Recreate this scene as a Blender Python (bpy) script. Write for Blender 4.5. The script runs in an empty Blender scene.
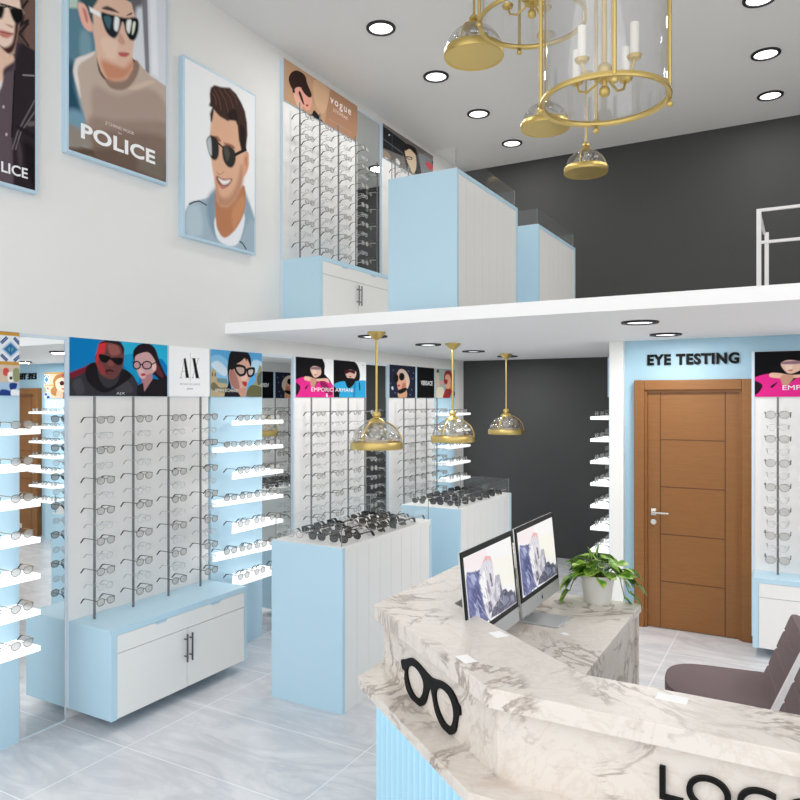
import bpy, bmesh, math, random
import numpy as np
from mathutils import Vector, Matrix
random.seed(7)
SC = bpy.context.scene
C = SC.collection
PI = math.pi
# ------------------------------------------------------------------ camera
EYE = 1.95                      # eye height
FPX = 718.0                     # focal length in pixels of the 800 px frame
YAW = math.radians(29.36)
FW = (-math.sin(YAW), math.cos(YAW)); RT = (math.cos(YAW), math.sin(YAW))
cam = bpy.data.cameras.new('camera'); cam.sensor_width = 36; cam.lens = 36*FPX/800; cam.clip_start = .05
co = bpy.data.objects.new('camera', cam); C.objects.link(co)
co.location = (0, 0, EYE); co.rotation_euler = (PI/2, 0, YAW); SC.camera = co

def ray(px, py):
    r = (px-400)/FPX; u = (400-py)/FPX
    return Vector((FW[0]+RT[0]*r, FW[1]+RT[1]*r, u))

# ------------------------------------------------------------------ materials
def lin(c):
    out = []
    for v in c[:3]:
        v = v/255.0
        out.append(v/12.92 if v <= .04045 else ((v+.055)/1.055)**2.4)
    return (*out, 1.0)
MATS = {}
def mat(name, rgb, rough=.5, metal=0, spec=.5, emit=0, alpha=None):
    m = bpy.data.materials.new(name); m.use_nodes = True
    b = m.node_tree.nodes['Principled BSDF']
    b.inputs['Base Color'].default_value = lin(rgb); b.inputs['Roughness'].default_value = rough
    b.inputs['Metallic'].default_value = metal; b.inputs['Specular IOR Level'].default_value = spec
    if emit:
        b.inputs['Emission Color'].default_value = lin(rgb); b.inputs['Emission Strength'].default_value = emit
    MATS[name] = m
    return m
def nd(m, t, **kw):
    n = m.node_tree.nodes.new(t)
    for k, v in kw.items(): setattr(n, k, v)
    return n
def lk(m, a, b): m.node_tree.links.new(a, b)
def bsdf(m): return m.node_tree.nodes['Principled BSDF']
def ramp(m, fac, stops):
    r = nd(m, 'ShaderNodeValToRGB'); e = r.color_ramp.elements
    while len(e) < len(stops): e.new(.5)
    for el, (p, c) in zip(e, stops): el.position = p; el.color = lin(c)
    lk(m, fac, r.inputs['Fac']); return r.outputs['Color']
def mixc(m, fac, a, b, mode='MIX'):
    n = nd(m, 'ShaderNodeMix', data_type='RGBA', blend_type=mode)
    if isinstance(fac, (int, float)): n.inputs['Factor'].default_value = fac
    else: lk(m, fac, n.inputs['Factor'])
    for k, s in (('A', a), ('B', b)):
        i = [x for x in n.inputs if x.name == k and x.type == 'RGBA'][0]
        if isinstance(s, tuple): i.default_value = lin(s)
        else: lk(m, s, i)
    return [x for x in n.outputs if x.type == 'RGBA'][0]
def noise(m, scale, detail=6, dist=0., rough=.55, sc3=(1, 1, 1), rot=(0, 0, 0), loc=(0, 0, 0)):
    tc = nd(m, 'ShaderNodeTexCoord'); mp = nd(m, 'ShaderNodeMapping')
    mp.inputs['Scale'].default_value = sc3; mp.inputs['Rotation'].default_value = rot; mp.inputs['Location'].default_value = loc
    n = nd(m, 'ShaderNodeTexNoise'); n.inputs['Scale'].default_value = scale; n.inputs['Detail'].default_value = detail
    n.inputs['Distortion'].default_value = dist; n.inputs['Roughness'].default_value = rough
    lk(m, tc.outputs['Object'], mp.inputs['Vector']); lk(m, mp.outputs['Vector'], n.inputs['Vector'])
    return n.outputs['Fac']
def absd(m, fac, mid=.5):
    s = nd(m, 'ShaderNodeMath', operation='SUBTRACT'); lk(m, fac, s.inputs[0]); s.inputs[1].default_value = mid
    a = nd(m, 'ShaderNodeMath', operation='ABSOLUTE'); lk(m, s.outputs[0], a.inputs[0]); return a.outputs[0]
def soft(m, amount=.04, scale=3.):            # slight cloudiness so a painted surface is not one flat value
    b = bsdf(m); c = tuple(b.inputs['Base Color'].default_value)
    f = noise(m, scale, 4)
    n = nd(m, 'ShaderNodeMapRange'); lk(m, f, n.inputs['Value']); n.inputs['To Min'].default_value = 1-amount; n.inputs['To Max'].default_value = 1+amount*.4
    h = nd(m, 'ShaderNodeHueSaturation'); h.inputs['Color'].default_value = c; lk(m, n.outputs[0], h.inputs['Value'])
    lk(m, h.outputs[0], b.inputs['Base Color']); return m

WALLW = soft(mat('white wall paint', (235, 234, 231), .6), .02)
CEILW = soft(mat('ceiling paint', (226, 225, 223), .7), .02)
SLABW = mat('mezzanine white paint', (250, 250, 250), .6)
DARK = soft(mat('charcoal wall paint', (74, 74, 74), .8, spec=.2), .03)
BLUE = soft(mat('light blue laminate', (190, 221, 237), .4), .02)
BLUEW = soft(mat('light blue wall paint', (172, 208, 226), .45), .02)
FLUTE = mat('fluted blue panel', (180, 222, 240), .45)
BTRIM = mat('pale blue trim', (188, 214, 230), .4)
ETRIM = mat('very pale edge trim', (212, 224, 234), .4)
WHITE = soft(mat('white laminate', (240, 239, 236), .4), .015)
PANEL = soft(mat('display panel white', (238, 236, 234), .45), .03)
GROOVE = mat('groove shadow gap', (150, 152, 156), .7)
STEEL = mat('brushed steel rod', (128, 128, 130), .4, .6)
HANDLE = mat('dark steel handle', (110, 110, 116), .3, .9)
CHROME = mat('satin chrome', (215, 212, 205), .25, .9)
GOLD = mat('brushed gold', (208, 182, 112), .36, .8)
BLACK = mat('black acetate', (12, 12, 14), .45, spec=.3)
BLKSIGN = mat('black acrylic sign', (8, 8, 9), .6, spec=.2)
TRIMBLK = mat('black lamp trim', (20, 20, 22), .5)
ALU = mat('silver aluminium', (205, 207, 210), .35, .6)
WHITEF = mat('white lacquered frame', (240, 238, 238), .35)
FABRIC = soft(mat('mauve grey upholstery', (122, 106, 108), .85, spec=.2), .12, 60)
POT = mat('white ceramic pot', (238, 238, 236), .35)
SOIL = mat('potting soil', (60, 44, 34), .9)
STEM = mat('plant stem', (98, 132, 56), .6)
CARD = mat('white card', (250, 250, 250), .6)
GREYF = mat('grey grounding', (170, 172, 176), .6)
LIGHT = mat('lit diffuser', (255, 255, 255), .5, emit=3.0)
LED = mat('led strip', (200, 240, 255), .5, emit=5.0)
SHELF = mat('lit acrylic shelf', (255, 255, 255), .4, emit=.55)
CANDLE = mat('candle sleeve', (250, 246, 236), .5)
# leaf: variegated green
LEAF = mat('variegated leaf', (90, 150, 40), .45)
lk(LEAF, ramp(LEAF, noise(LEAF, 26, 3, .6), [(.28, (70, 128, 30)), (.45, (112, 168, 50)), (.6, (176, 204, 90)), (.75, (214, 226, 150))]), bsdf(LEAF).inputs['Base Color'])
# wood
WOOD = mat('oak veneer', (156, 100, 50), .45)
lk(WOOD, ramp(WOOD, noise(WOOD, 2.2, 7, .8, .6, (3, 3, 26)), [(.3, (132, 85, 38)), (.5, (137, 89, 41)), (.72, (142, 93, 44))]), bsdf(WOOD).inputs['Base Color'])
WOODD = mat('oak groove', (92, 56, 26), .6)
# marble of the desk
def marble(name, base, warm, vein, scale, rough=.25):
    m = mat(name, base, rough)
    cl = noise(m, 1.6*scale, 6, 1.4, .6, (1, 1, 1), (.3, .5, .2))
    col = ramp(m, cl, [(.35, base), (.55, base), (.75, warm)])
    v1 = absd(m, noise(m, 1.5*scale, 9, 1.8, .6, (1, 1, 1.3), (.4, .2, .7), (3, 1, 2)))
    f1 = nd(m, 'ShaderNodeMapRange'); lk(m, v1, f1.inputs['Value']); f1.inputs['From Max'].default_value = .034
    f1.inputs['To Min'].default_value = .75; f1.inputs['To Max'].default_value = 0
    mask = nd(m, 'ShaderNodeMapRange'); lk(m, noise(m, 2.2*scale, 3, .5, .5, (1, 1, 1), (0, 0, 0), (7, 3, 1)), mask.inputs['Value'])
    mask.inputs['From Min'].default_value = .42; mask.inputs['From Max'].default_value = .56
    mm = nd(m, 'ShaderNodeMath', operation='MULTIPLY'); lk(m, f1.outputs[0], mm.inputs[0]); lk(m, mask.outputs[0], mm.inputs[1])
    col = mixc(m, mm.outputs[0], col, vein)
    v2 = absd(m, noise(m, 3.4*scale, 8, 2.4, .65, (1, 1.5, 1), (.1, .9, .3), (1, 8, 4)))
    f2 = nd(m, 'ShaderNodeMapRange'); lk(m, v2, f2.inputs['Value']); f2.inputs['From Max'].default_value = .05
    f2.inputs['To Min'].default_value = .32; f2.inputs['To Max'].default_value = 0
    col = mixc(m, f2.outputs[0], col, warm)
    lk(m, col, bsdf(m).inputs['Base Color']); return m
MARBLE = marble('beige veined marble', (223, 216, 208), (198, 184, 171), (112, 92, 80), 1.3, .4)
# floor marble tiles 1.2 x 0.615
FLOOR = mat('grey white marble tile', (222, 224, 228), .22)
def floor_nodes(m):
    tc = nd(m, 'ShaderNodeTexCoord'); mp = nd(m, 'ShaderNodeMapping'); mp.inputs['Location'].default_value = (.92, -.30, 0)
    br = nd(m, 'ShaderNodeTexBrick'); br.offset = 0; br.squash = 1
    br.inputs['Scale'].default_value = 1; br.inputs['Brick Width'].default_value = 1.2; br.inputs['Row Height'].default_value = .615
    br.inputs['Mortar Size'].default_value = .0032; br.inputs['Mortar Smooth'].default_value = .1
    lk(m, tc.outputs['Object'], mp.inputs['Vector']); lk(m, mp.outputs[0], br.inputs['Vector'])
    v = absd(m, noise(m, 1.1, 9, 1.3, .62, (1, 2.6, 1), (0, 0, .5)))
    f = nd(m, 'ShaderNodeMapRange'); lk(m, v, f.inputs['Value']); f.inputs['From Max'].default_value = .10; f.inputs['To Min'].default_value = .6; f.inputs['To Max'].default_value = 0
    base = ramp(m, noise(m, 1.3, 8, 1.0, .65, (1, 2.4, 1), (0, 0, .5), (4, 4, 0)), [(.3, (208, 208, 211)), (.5, (225, 225, 227)), (.7, (233, 233, 234))])
    base = mixc(m, f.outputs[0], base, (196, 198, 205))
    col = mixc(m, br.outputs['Fac'], base, (244, 245, 246))
    lk(m, col, bsdf(m).inputs['Base Color'])
floor_nodes(FLOOR)
# printed image: colour of the print is stored on the mesh
PRINT = mat('printed image', (255, 255, 255), .7, spec=.12)
_a = nd(PRINT, 'ShaderNodeAttribute', attribute_name='ink'); lk(PRINT, _a.outputs['Color'], bsdf(PRINT).inputs['Base Color'])
SCREEN = mat('lit screen', (0, 0, 0), .3)
_a = nd(SCREEN, 'ShaderNodeAttribute', attribute_name='ink'); lk(SCREEN, _a.outputs['Color'], bsdf(SCREEN).inputs['Emission Color'])
bsdf(SCREEN).inputs['Emission Strength'].default_value = .9
def thin(name, rgb, opacity, gloss=.0, rough=.05, fres=True, weight=.35):
    """clear sheet: transparent, tinted by a diffuse share, with a mirror share"""
    m = bpy.data.materials.new(name); m.use_nodes = True; nt = m.node_tree; nt.nodes.clear()
    o = nt.nodes.new('ShaderNodeOutputMaterial'); t = nt.nodes.new('ShaderNodeBsdfTransparent')
    d = nt.nodes.new('ShaderNodeBsdfDiffuse'); d.inputs['Color'].default_value = lin(rgb)
    mx = nt.nodes.new('ShaderNodeMixShader'); mx.inputs[0].default_value = opacity
    nt.links.new(t.outputs[0], mx.inputs[1]); nt.links.new(d.outputs[0], mx.inputs[2])
    g = nt.nodes.new('ShaderNodeBsdfGlossy'); g.inputs['Roughness'].default_value = rough
    mx2 = nt.nodes.new('ShaderNodeMixShader')
    lw = nt.nodes.new('ShaderNodeLayerWeight'); lw.inputs['Blend'].default_value = .5
    pw = nt.nodes.new('ShaderNodeMath'); pw.operation = 'POWER'; pw.inputs[1].default_value = 4.0
    ml = nt.nodes.new('ShaderNodeMath'); ml.operation = 'MULTIPLY_ADD'; ml.inputs[1].default_value = weight; ml.inputs[2].default_value = gloss; ml.use_clamp = True
    nt.links.new(lw.outputs['Facing'], pw.inputs[0]); nt.links.new(pw.outputs[0], ml.inputs[0]); nt.links.new(ml.outputs[0], mx2.inputs[0])
    nt.links.new(mx.outputs[0], mx2.inputs[1]); nt.links.new(g.outputs[0], mx2.inputs[2]); nt.links.new(mx2.outputs[0], o.inputs['Surface'])
    return m
GLASS = thin('clear glass sheet', (200, 210, 210), .03, .02, weight=.35)
LGLASS = thin('lantern glass', (190, 192, 196), .08, .13, weight=1.1)
DGLASS = thin('cut crystal glass', (150, 146, 140), .10, .16, .03, weight=.7)
LENS = thin('smoke grey lens', (182, 181, 176), .68, .02, weight=.1)
CLENS = thin('pale clear lens', (206, 207, 208), .25, .02, weight=.1)
BLENS = thin('dark lens', (26, 26, 28), .9, .02, weight=.15)
MIRROR = mat('mirror silver', (236, 240, 240), .0, 1.0)
WIRE = mat('pale wire frame', (176, 176, 176), .4, .4)
GWIRE = mat('grey wire frame', (120, 118, 114), .4, .5)
GUNM = mat('gunmetal temple', (92, 90, 84), .4, .4)
TIP = mat('dark temple tip', (24, 24, 28), .45)
PEG = mat('clear peg', (205, 206, 208), .3)
MARBLEG = MARBLE

# ------------------------------------------------------------------ mesh builder
class MB:
    def __init__(s): s.v = []; s.f = []; s.mi = []; s.mats = []
    def m(s, material):
        if material not in s.mats: s.mats.append(material)
        return s.mats.index(material)
    def add(s, vs, fs, material):
        o = len(s.v); k = s.m(material); s.v += [tuple(v) for v in vs]
        for f in fs: s.f.append(tuple(i+o for i in f)); s.mi.append(k)
        return s
    def box(s, x0, x1, y0, y1, z0, z1, material, bev=0):
        if bev:
            bm = bmesh.new(); bmesh.ops.create_cube(bm, size=1)
            for v in bm.verts: v.co = Vector(((x0+x1)/2+v.co.x*(x1-x0), (y0+y1)/2+v.co.y*(y1-y0), (z0+z1)/2+v.co.z*(z1-z0)))
            bmesh.ops.bevel(bm, geom=bm.edges[:], offset=bev, segments=2, profile=.5, affect='EDGES')
            return s.bm(bm, material)
        vs = [(x, y, z) for x in (x0, x1) for y in (y0, y1) for z in (z0, z1)]
        return s.add(vs, [(0, 1, 3, 2), (4, 6, 7, 5), (0, 4, 5, 1), (2, 3, 7, 6), (0, 2, 6, 4), (1, 5, 7, 3)], material)
    def bm(s, bm, material, M=None):
        bm.verts.index_update()
        s.add([(M @ v.co) if M else v.co for v in bm.verts], [[v.index for v in f.verts] for f in bm.faces], material); bm.free(); return s
    def prism(s, pts, z0, z1, material, bev=0):
        """plan polygon (counter-clockwise) raised from z0 to z1"""
        bm = bmesh.new(); vs = [bm.verts.new((x, y, z0)) for x, y in pts]; f = bm.faces.new(vs)
        r = bmesh.ops.extrude_face_region(bm, geom=[f]); up = [g for g in r['geom'] if isinstance(g, bmesh.types.BMVert)]
        for v in up: v.co.z = z1
        bmesh.ops.recalc_face_normals(bm, faces=bm.faces[:])
        if bev: bmesh.ops.bevel(bm, geom=bm.edges[:], offset=bev, segments=2, profile=.5, affect='EDGES')
        return s.bm(bm, material)
    def tube(s, pts, r, material, n=8, closed=False, cap=True):
        pts = [Vector(p) for p in pts]; L = len(pts); rr = r if isinstance(r, (list, tuple)) else [r]*L
        vs = []; up0 = None
        for i, p in enumerate(pts):
            a = pts[(i-1) % L] if (closed or i) else p; b = pts[(i+1) % L] if (closed or i < L-1) else p
            t = (b-a).normalized()
            if up0 is None: up0 = Vector((0, 0, 1)) if abs(t.z) < .9 else Vector((1, 0, 0))
            x = (up0 - t*up0.dot(t)).normalized(); y = t.cross(x); up0 = x
            for k in range(n):
                an = 2*PI*k/n; vs.append(p + (x*math.cos(an)+y*math.sin(an))*rr[i])
        fs = []
        for i in range(L if closed else L-1):
            for k in range(n): fs.append((i*n+k, i*n+(k+1) % n, ((i+1) % L)*n+(k+1) % n, ((i+1) % L)*n+k))
        if cap and not closed: fs.append(tuple(range(n))[::-1]); fs.append(tuple((L-1)*n+k for k in range(n)))
        return s.add(vs, fs, material)
    def lathe(s, prof, material, n=32, c=(0, 0, 0)):
        vs = []; fs = []
        for r, z in prof:
            for k in range(n): a = 2*PI*k/n; vs.append((c[0]+r*math.cos(a), c[1]+r*math.sin(a), c[2]+z))
        for i in range(len(prof)-1):
            for k in range(n): fs.append((i*n+k, i*n+(k+1) % n, (i+1)*n+(k+1) % n, (i+1)*n+k))
        return s.add(vs, fs, material)
    def ball(s, c, r, material, n=10):
        pr = [(r*math.sin(PI*i/n)+1e-5, -r*math.cos(PI*i/n)) for i in range(n+1)]
        return s.lathe(pr, material, 12, c)
    def build(s, name, parent=None, smooth=False, merge=False):
        me = bpy.data.meshes.new(name); me.from_pydata(s.v, [], s.f)
        for m_ in s.mats: me.materials.append(m_)
        me.polygons.foreach_set('material_index', s.mi)
        if smooth: me.polygons.foreach_set('use_smooth', [True]*len(me.polygons))
        me.update()
        if smooth:
            try: me.set_sharp_from_angle(angle=math.radians(35))
            except Exception: pass
        o = bpy.data.objects.new(name, me); C.objects.link(o); o.parent = parent; return o

def tag(o, label=None, cat=None, group=None, kind=None):
    if label: o['label'] = label
    if cat: o['category'] = cat
    if group: o['group'] = group
    if kind: o['kind'] = kind
    return o
def thing(name, label, cat, loc=(0, 0, 0), rz=0, group=None):
    o = bpy.data.objects.new(name, None); C.objects.link(o); o.location = loc; o.rotation_euler = (0, 0, rz)
    o.empty_display_size = .05
    return tag(o, label, cat, group)
def kids(o): return [c for c in KID.get(o.name, [])]
KID = {}
def reg(root):                                     # remember a prototype's children before copying
    for o in bpy.data.objects:
        if o.parent: KID.setdefault(o.parent.name, [])
        if o.parent and o not in KID[o.parent.name]: KID[o.parent.name].append(o)
def copy_tree(o, parent=None):
    c = o.copy(); C.objects.link(c); c.parent = parent
    for ch in kids(o): copy_tree(ch, c)
    return c
def place(o, loc, rz, label, group=None, sc=1):
    o.location = loc; o.rotation_euler = (0, 0, rz); o.scale = (sc, sc, sc); o['label'] = label
    if group: o['group'] = group
    return o
def struct(o, label, cat): return tag(o, label, cat, kind='structure')

# ------------------------------------------------------------------ text and flat art
_dg = None
def text_geo(txt, bold=0., spacing=1.):
    cu = bpy.data.curves.new('t', 'FONT'); cu.body = txt; cu.offset = bold; cu.space_character = spacing; cu.resolution_u = 4
    return curve_geo(cu)
def curve_geo(cu):
    o = bpy.data.objects.new('t', cu); C.objects.link(o)
    dg = bpy.context.evaluated_depsgraph_get(); me = o.evaluated_get(dg).to_mesh()
    vs = [tuple(v.co) for v in me.vertices]; fs = [tuple(p.vertices) for p in me.polygons]
    o.evaluated_get(dg).to_mesh_clear(); bpy.data.objects.remove(o); bpy.data.curves.remove(cu)
    return vs, fs
def unit_text(txt, bold=0., spacing=1.):
    vs, fs = text_geo(txt, bold, spacing)
    x0 = min(v[0] for v in vs); x1 = max(v[0] for v in vs); y0 = min(v[1] for v in vs); y1 = max(v[1] for v in vs)
    return [((v[0]-x0)/(x1-x0), (v[1]-y0)/(y1-y0)) for v in vs], fs
def fill_loops(loops, extrude):
    cu = bpy.data.curves.new('f', 'CURVE'); cu.dimensions = '2D'; cu.fill_mode = 'BOTH'; cu.extrude = extrude
    for lp in loops:
        sp = cu.splines.new('POLY'); sp.points.add(len(lp)-1); sp.use_cyclic_u = True
        for p, q in zip(sp.points, lp): p.co = (q[0], q[1], 0, 1)
    return curve_geo(cu)
def smooth_loop(pts, n=4):
    out = []; L = len(pts)
    for i in range(L):
        p0, p1, p2, p3 = pts[i-1], pts[i], pts[(i+1) % L], pts[(i+2) % L]
        for k in range(n):
            t = k/n
            out.append(tuple(.5*(2*b+(c-a)*t+(2*a-5*b+4*c-d)*t*t+(-a+3*b-3*c+d)*t**3) for a, b, c, d in zip(p0, p1, p2, p3)))
    return out
def clip01(pts):
    for ax, lim, sg in ((0, 0, 1), (0, 1, -1), (1, 0, 1), (1, 1, -1)):
        out = []
        for i in range(len(pts)):
            a, b = pts[i-1], pts[i]; ia = (a[ax]-lim)*sg >= 0; ib = (b[ax]-lim)*sg >= 0
            if ia != ib:
                t = (lim-a[ax])/(b[ax]-a[ax]); out.append((a[0]+(b[0]-a[0])*t, a[1]+(b[1]-a[1])*t))
            if ib: out.append(b)
        pts = out
        if not pts: return []
    return pts
class Art:
    """a printed picture: layers of colour in 0..1 coordinates of its sheet; source points are read off the photograph"""
    def __init__(s, fn, ground): s.res = 330; s.fn = fn; s.L = [(ground, [(0, 0), (1, 0), (1, 1), (0, 1)], None)]
    def uv(s, p): return s.fn(*p)
    def p(s, rgb, *pts, sharp=False, w=.016):
        q = [s.uv(a) for a in pts]
        if not sharp: q = smooth_loop(q)
        q = clip01(q)
        if len(q) > 2: s.L.append((rgb, q, None, w))
        return s
    def g(s, rgb, *pts, w=.05): return s.p(rgb, *pts, w=w)      # broad soft tone
    def line(s, rgb, w, *pts):
        q = [s.uv(a) for a in pts]; asp = s.asp
        for (a, b) in zip(q, q[1:]):
            dx, dy = (b[0]-a[0])*asp, b[1]-a[1]; L = math.hypot(dx, dy) or 1; nx, ny = -dy/L*w/2/asp, dx/L*w/2
            c = clip01([(a[0]+nx, a[1]+ny), (a[0]-nx, a[1]-ny), (b[0]-nx, b[1]-ny), (b[0]+nx, b[1]+ny)])
            if len(c) > 2: s.L.append((rgb, c, None))
        return s
    def ell(s, rgb, cx, cy, rx, ry, n=14):
        q = clip01([s.uv((cx+rx*math.cos(2*PI*k/n), cy+ry*math.sin(2*PI*k/n))) for k in range(n)])
        if len(q) > 2: s.L.append((rgb, q, None))
        return s
    def text(s, rgb, txt, lb, rt, bold=0., spacing=1.):
        (u0, v0), (u1, v1) = s.uv(lb), s.uv(rt); vs, fs = unit_text(txt, bold, spacing)
        s.L.append((rgb, [(u0+(u1-u0)*a, v0+(v1-v0)*b) for a, b in vs], fs)); return s
    def raster(s, W, H, res):
        """colours of the print on a fine grid, every tone with a soft edge"""
        ny = max(24, int(H*res)); nx = max(16, int(W*res)); M = W/H
        gx, gy = np.meshgrid(np.linspace(0, 1, nx+1), np.linspace(0, 1, ny+1)); X = gx*M; Y = gy
        col = np.zeros((ny+1, nx+1, 3)); pix = 1.0/ny; texts = []
        for lay in s.L:
            rgb, q, faces = lay[:3]; w = lay[3] if len(lay) > 3 else 0
            if faces is not None: texts.append(lay); continue
            c = np.array(lin(rgb)[:3])
            if len(q) == 4 and lay is s.L[0]: col[:] = c; continue
            P = np.array([(u*M, v) for u, v in q]); ar = abs(np.sum(P[:, 0]*np.roll(P[:, 1], -1)-np.roll(P[:, 0], -1)*P[:, 1]))/2
            w = max(pix*.9, min(w, .35*math.sqrt(ar)))
            x0, x1, y0, y1 = P[:, 0].min()-w, P[:, 0].max()+w, P[:, 1].min()-w, P[:, 1].max()+w
            i0, i1 = max(0, int(x0/M*nx)), min(nx+1, int(x1/M*nx)+2); j0, j1 = max(0, int(y0*ny)), min(ny+1, int(y1*ny)+2)
            if i1 <= i0 or j1 <= j0: continue
            x = X[j0:j1, i0:i1]; y = Y[j0:j1, i0:i1]; ins = np.zeros(x.shape, bool); d2 = np.full(x.shape, 9.)
            for k in range(len(P)):
                (ax, ay), (bx, by) = P[k-1], P[k]; dx, dy = bx-ax, by-ay; L2 = dx*dx+dy*dy
                if L2 < 1e-14: continue
                cr = ((ay > y) != (by > y))
                if dy: ins ^= cr & (x < ax+(y-ay)*dx/dy)
                on = [abs(u) < 1e-9 or abs(u-1) < 1e-9 for u in (q[k-1][0], q[k][0], q[k-1][1], q[k][1])]
                if (on[0] and on[1] and abs(dx) < 1e-9) or (on[2] and on[3] and abs(dy) < 1e-9): continue
                t = np.clip(((x-ax)*dx+(y-ay)*dy)/L2, 0, 1); d2 = np.minimum(d2, (x-ax-t*dx)**2+(y-ay-t*dy)**2)
            sd = np.where(ins, 1, -1)*np.sqrt(d2); al = np.clip(sd/w+.5, 0, 1); al = al*al*(3-2*al)
            col[j0:j1, i0:i1] += (c-col[j0:j1, i0:i1])*al[..., None]
        return nx, ny, col, texts
    def build(s, name, W, H, parent, x=0., y=0., z=0., material=PRINT, step=.0006, res=None):
        """sheet facing local +x, spanning W along +y and H along +z"""
        nx, ny, col, texts = s.raster(W, H, res or s.res)
        vs = [(x, y+W*i/nx, z+H*j/ny) for j in range(ny+1) for i in range(nx+1)]; R = nx+1
        fs = [(j*R+i, j*R+i+1, j*R+R+i+1, j*R+R+i) for j in range(ny) for i in range(nx)]
        vc = [tuple(c)+(1.,) for c in col.reshape(-1, 3)]
        for rgb, q, faces in texts:
            o = len(vs); vs += [(x+step, y+a*W, z+b*H) for a, b in q]; fs += [tuple(i+o for i in f) for f in faces]; vc += [lin(rgb)]*len(q)
        me = bpy.data.meshes.new(name); me.from_pydata(vs, [], fs); me.materials.append(material)
        at = me.color_attributes.new('ink', 'FLOAT_COLOR', 'POINT'); at.data.foreach_set('color', [v for c in vc for v in c]); me.update()
        o = bpy.data.objects.new(name, me); C.objects.link(o); o.parent = parent; return o
def from_photo(ox, oy, sc, X, Y0, Y1, Z0, Z1):
    """reads points off an enlarged view of the photograph on to a sheet standing in the plane x = X"""
    def fn(x, y):
        d = ray(ox+x/sc, oy+y/sc); t = X/d.x
        return ((d.y*t-Y0)/(Y1-Y0), (EYE+d.z*t-Z0)/(Z1-Z0))
    return fn
def art(ox, oy, sc, X, Y0, Y1, Z0, Z1, ground):
    a = Art(from_photo(ox, oy, sc, X, Y0, Y1, Z0, Z1), ground); a.asp = (Y1-Y0)/(Z1-Z0); a.W = Y1-Y0; a.H = Z1-Z0; return a

# ------------------------------------------------------------------ the pictures
HX = -3.885; HZ0, HZ1 = 1.975, 2.333
SKIN = (226, 186, 162)
# poster: man in a beige jumper
P2 = art(60, 0, 7.273, -3.885, 2.811, 3.573, 3.471, 4.741, (168, 182, 190))
P2.p((92, 132, 150), (60, -400), (250, -400), (262, 60), (255, 400), (110, 430), (90, 520), (170, 900), (60, 900), sharp=True)
P2.p((188, 212, 196), (60, -60), (132, -60), (126, 58), (60, 58), sharp=True)
P2.g((122, 158, 172), (150, 230), (215, 250), (225, 400), (150, 410))
P2.g((36, 78, 100), (60, 470), (100, 480), (110, 640), (180, 880), (205, 1010), (60, 900))
P2.g((120, 160, 180), (60, 800), (170, 830), (215, 1000), (60, 960))
P2.p((222, 225, 231), (520, -60), (790, -60), (790, 700), (640, 560), (520, 430), (515, 120), sharp=True)
P2.p((128, 128, 136), (592, -60), (634, -60), (652, 540), (622, 520), sharp=True)
P2.g((104, 102, 108), (505, -60), (600, -40), (600, 40), (560, 60), (545, 130), (520, 110))
P2.p((238, 240, 244), (655, -40), (700, -40), (715, 560), (672, 540), sharp=True)
P2.p((196, 176, 163), (255, 375), (190, 400), (122, 428), (98, 510), (112, 590), (150, 710), (190, 885), (230, 1005), (270, 1140), (790, 1400), (790, 640), (650, 545), (560, 440), (420, 560), sharp=True)
P2.p((232, 224, 218), (255, 375), (190, 400), (122, 428), (98, 510), (112, 590), (150, 710), (140, 600), (128, 520), (150, 460), (230, 410))
P2.g((176, 154, 142), (250, 620), (420, 690), (640, 640), (770, 760), (790, 1000), (300, 1000), (230, 800))
P2.p((214, 190, 172), (500, 640), (640, 585), (690, 600), (560, 650))
P2.g((158, 136, 124), (215, 860), (420, 880), (790, 900), (790, 1100), (250, 1060))
P2.g((134, 112, 100), (230, 970), (500, 960), (790, 1030), (790, 1400), (270, 1160))
P2.g((112, 92, 80), (262, 1080), (520, 1090), (600, 1200), (790, 1200), (790, 1400), (264, 1170))
P2.p((96, 78, 64), (60, 1060), (150, 1060), (240, 1090), (262, 1140), (60, 1120), sharp=True)
P2.g((150, 140, 130), (60, 900), (205, 990), (235, 1070), (180, 1070), (60, 1060))
P2.g((122, 112, 100), (560, 1210), (640, 1150), (740, 1130), (760, 1300), (620, 1260))
P2.p((148, 122, 108), (320, 560), (400, 590), (490, 570), (540, 440), (578, 480), (545, 580), (470, 650), (370, 640))
P2.p((60, 44, 42), (268, 430), (285, 430), (300, 510), (332, 568), (318, 572), (285, 520))
P2.p((44, 36, 38), (525, 420), (548, 445), (535, 455))
P2.p((228, 190, 168), (225, 100), (240, 230), (258, 330), (272, 440), (300, 520), (330, 562), (395, 588), (480, 570), (528, 500), (528, 400), (540, 290), (556, 160), (520, 20), (500, -60), (250, -60), sharp=True)
P2.g((205, 142, 112), (300, 440), (400, 470), (470, 490), (528, 440), (525, 500), (480, 568), (395, 586), (335, 560))
P2.g((236, 204, 184), (300, 280), (400, 290), (420, 360), (400, 430), (330, 400))
P2.p((52, 84, 90), (150, -60), (270, -200), (520, -200), (520, 20), (430, -30), (290, -20), (238, 60), (242, 170), (222, 150), (195, 80), (150, 20), sharp=True)
P2.p((238, 184, 166), (128, 28), (160, 20), (192, 50), (215, 120), (240, 215), (212, 228), (170, 190), (142, 110))
P2.p((206, 130, 120), (165, 60), (190, 80), (205, 150), (190, 160))
P2.p((74, 60, 56), (305, 62), (350, 45), (430, 92), (360, 78))
P2.p((74, 60, 56), (480, 115), (520, 90), (520, 105))
P2.g((206, 160, 142), (428, 250), (446, 250), (475, 310), (450, 325), (425, 300))
P2.p((246, 246, 246), (213, 48), (305, 98), (300, 128), (220, 86), sharp=True)
P2.p((24, 34, 42), (298, 95), (350, 100), (445, 130), (440, 200), (408, 272), (368, 266), (328, 212))
P2.p((16, 20, 24), (440, 128), (480, 130), (562, 132), (572, 210), (548, 286), (510, 288), (478, 232), (462, 165), (440, 155))
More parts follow.
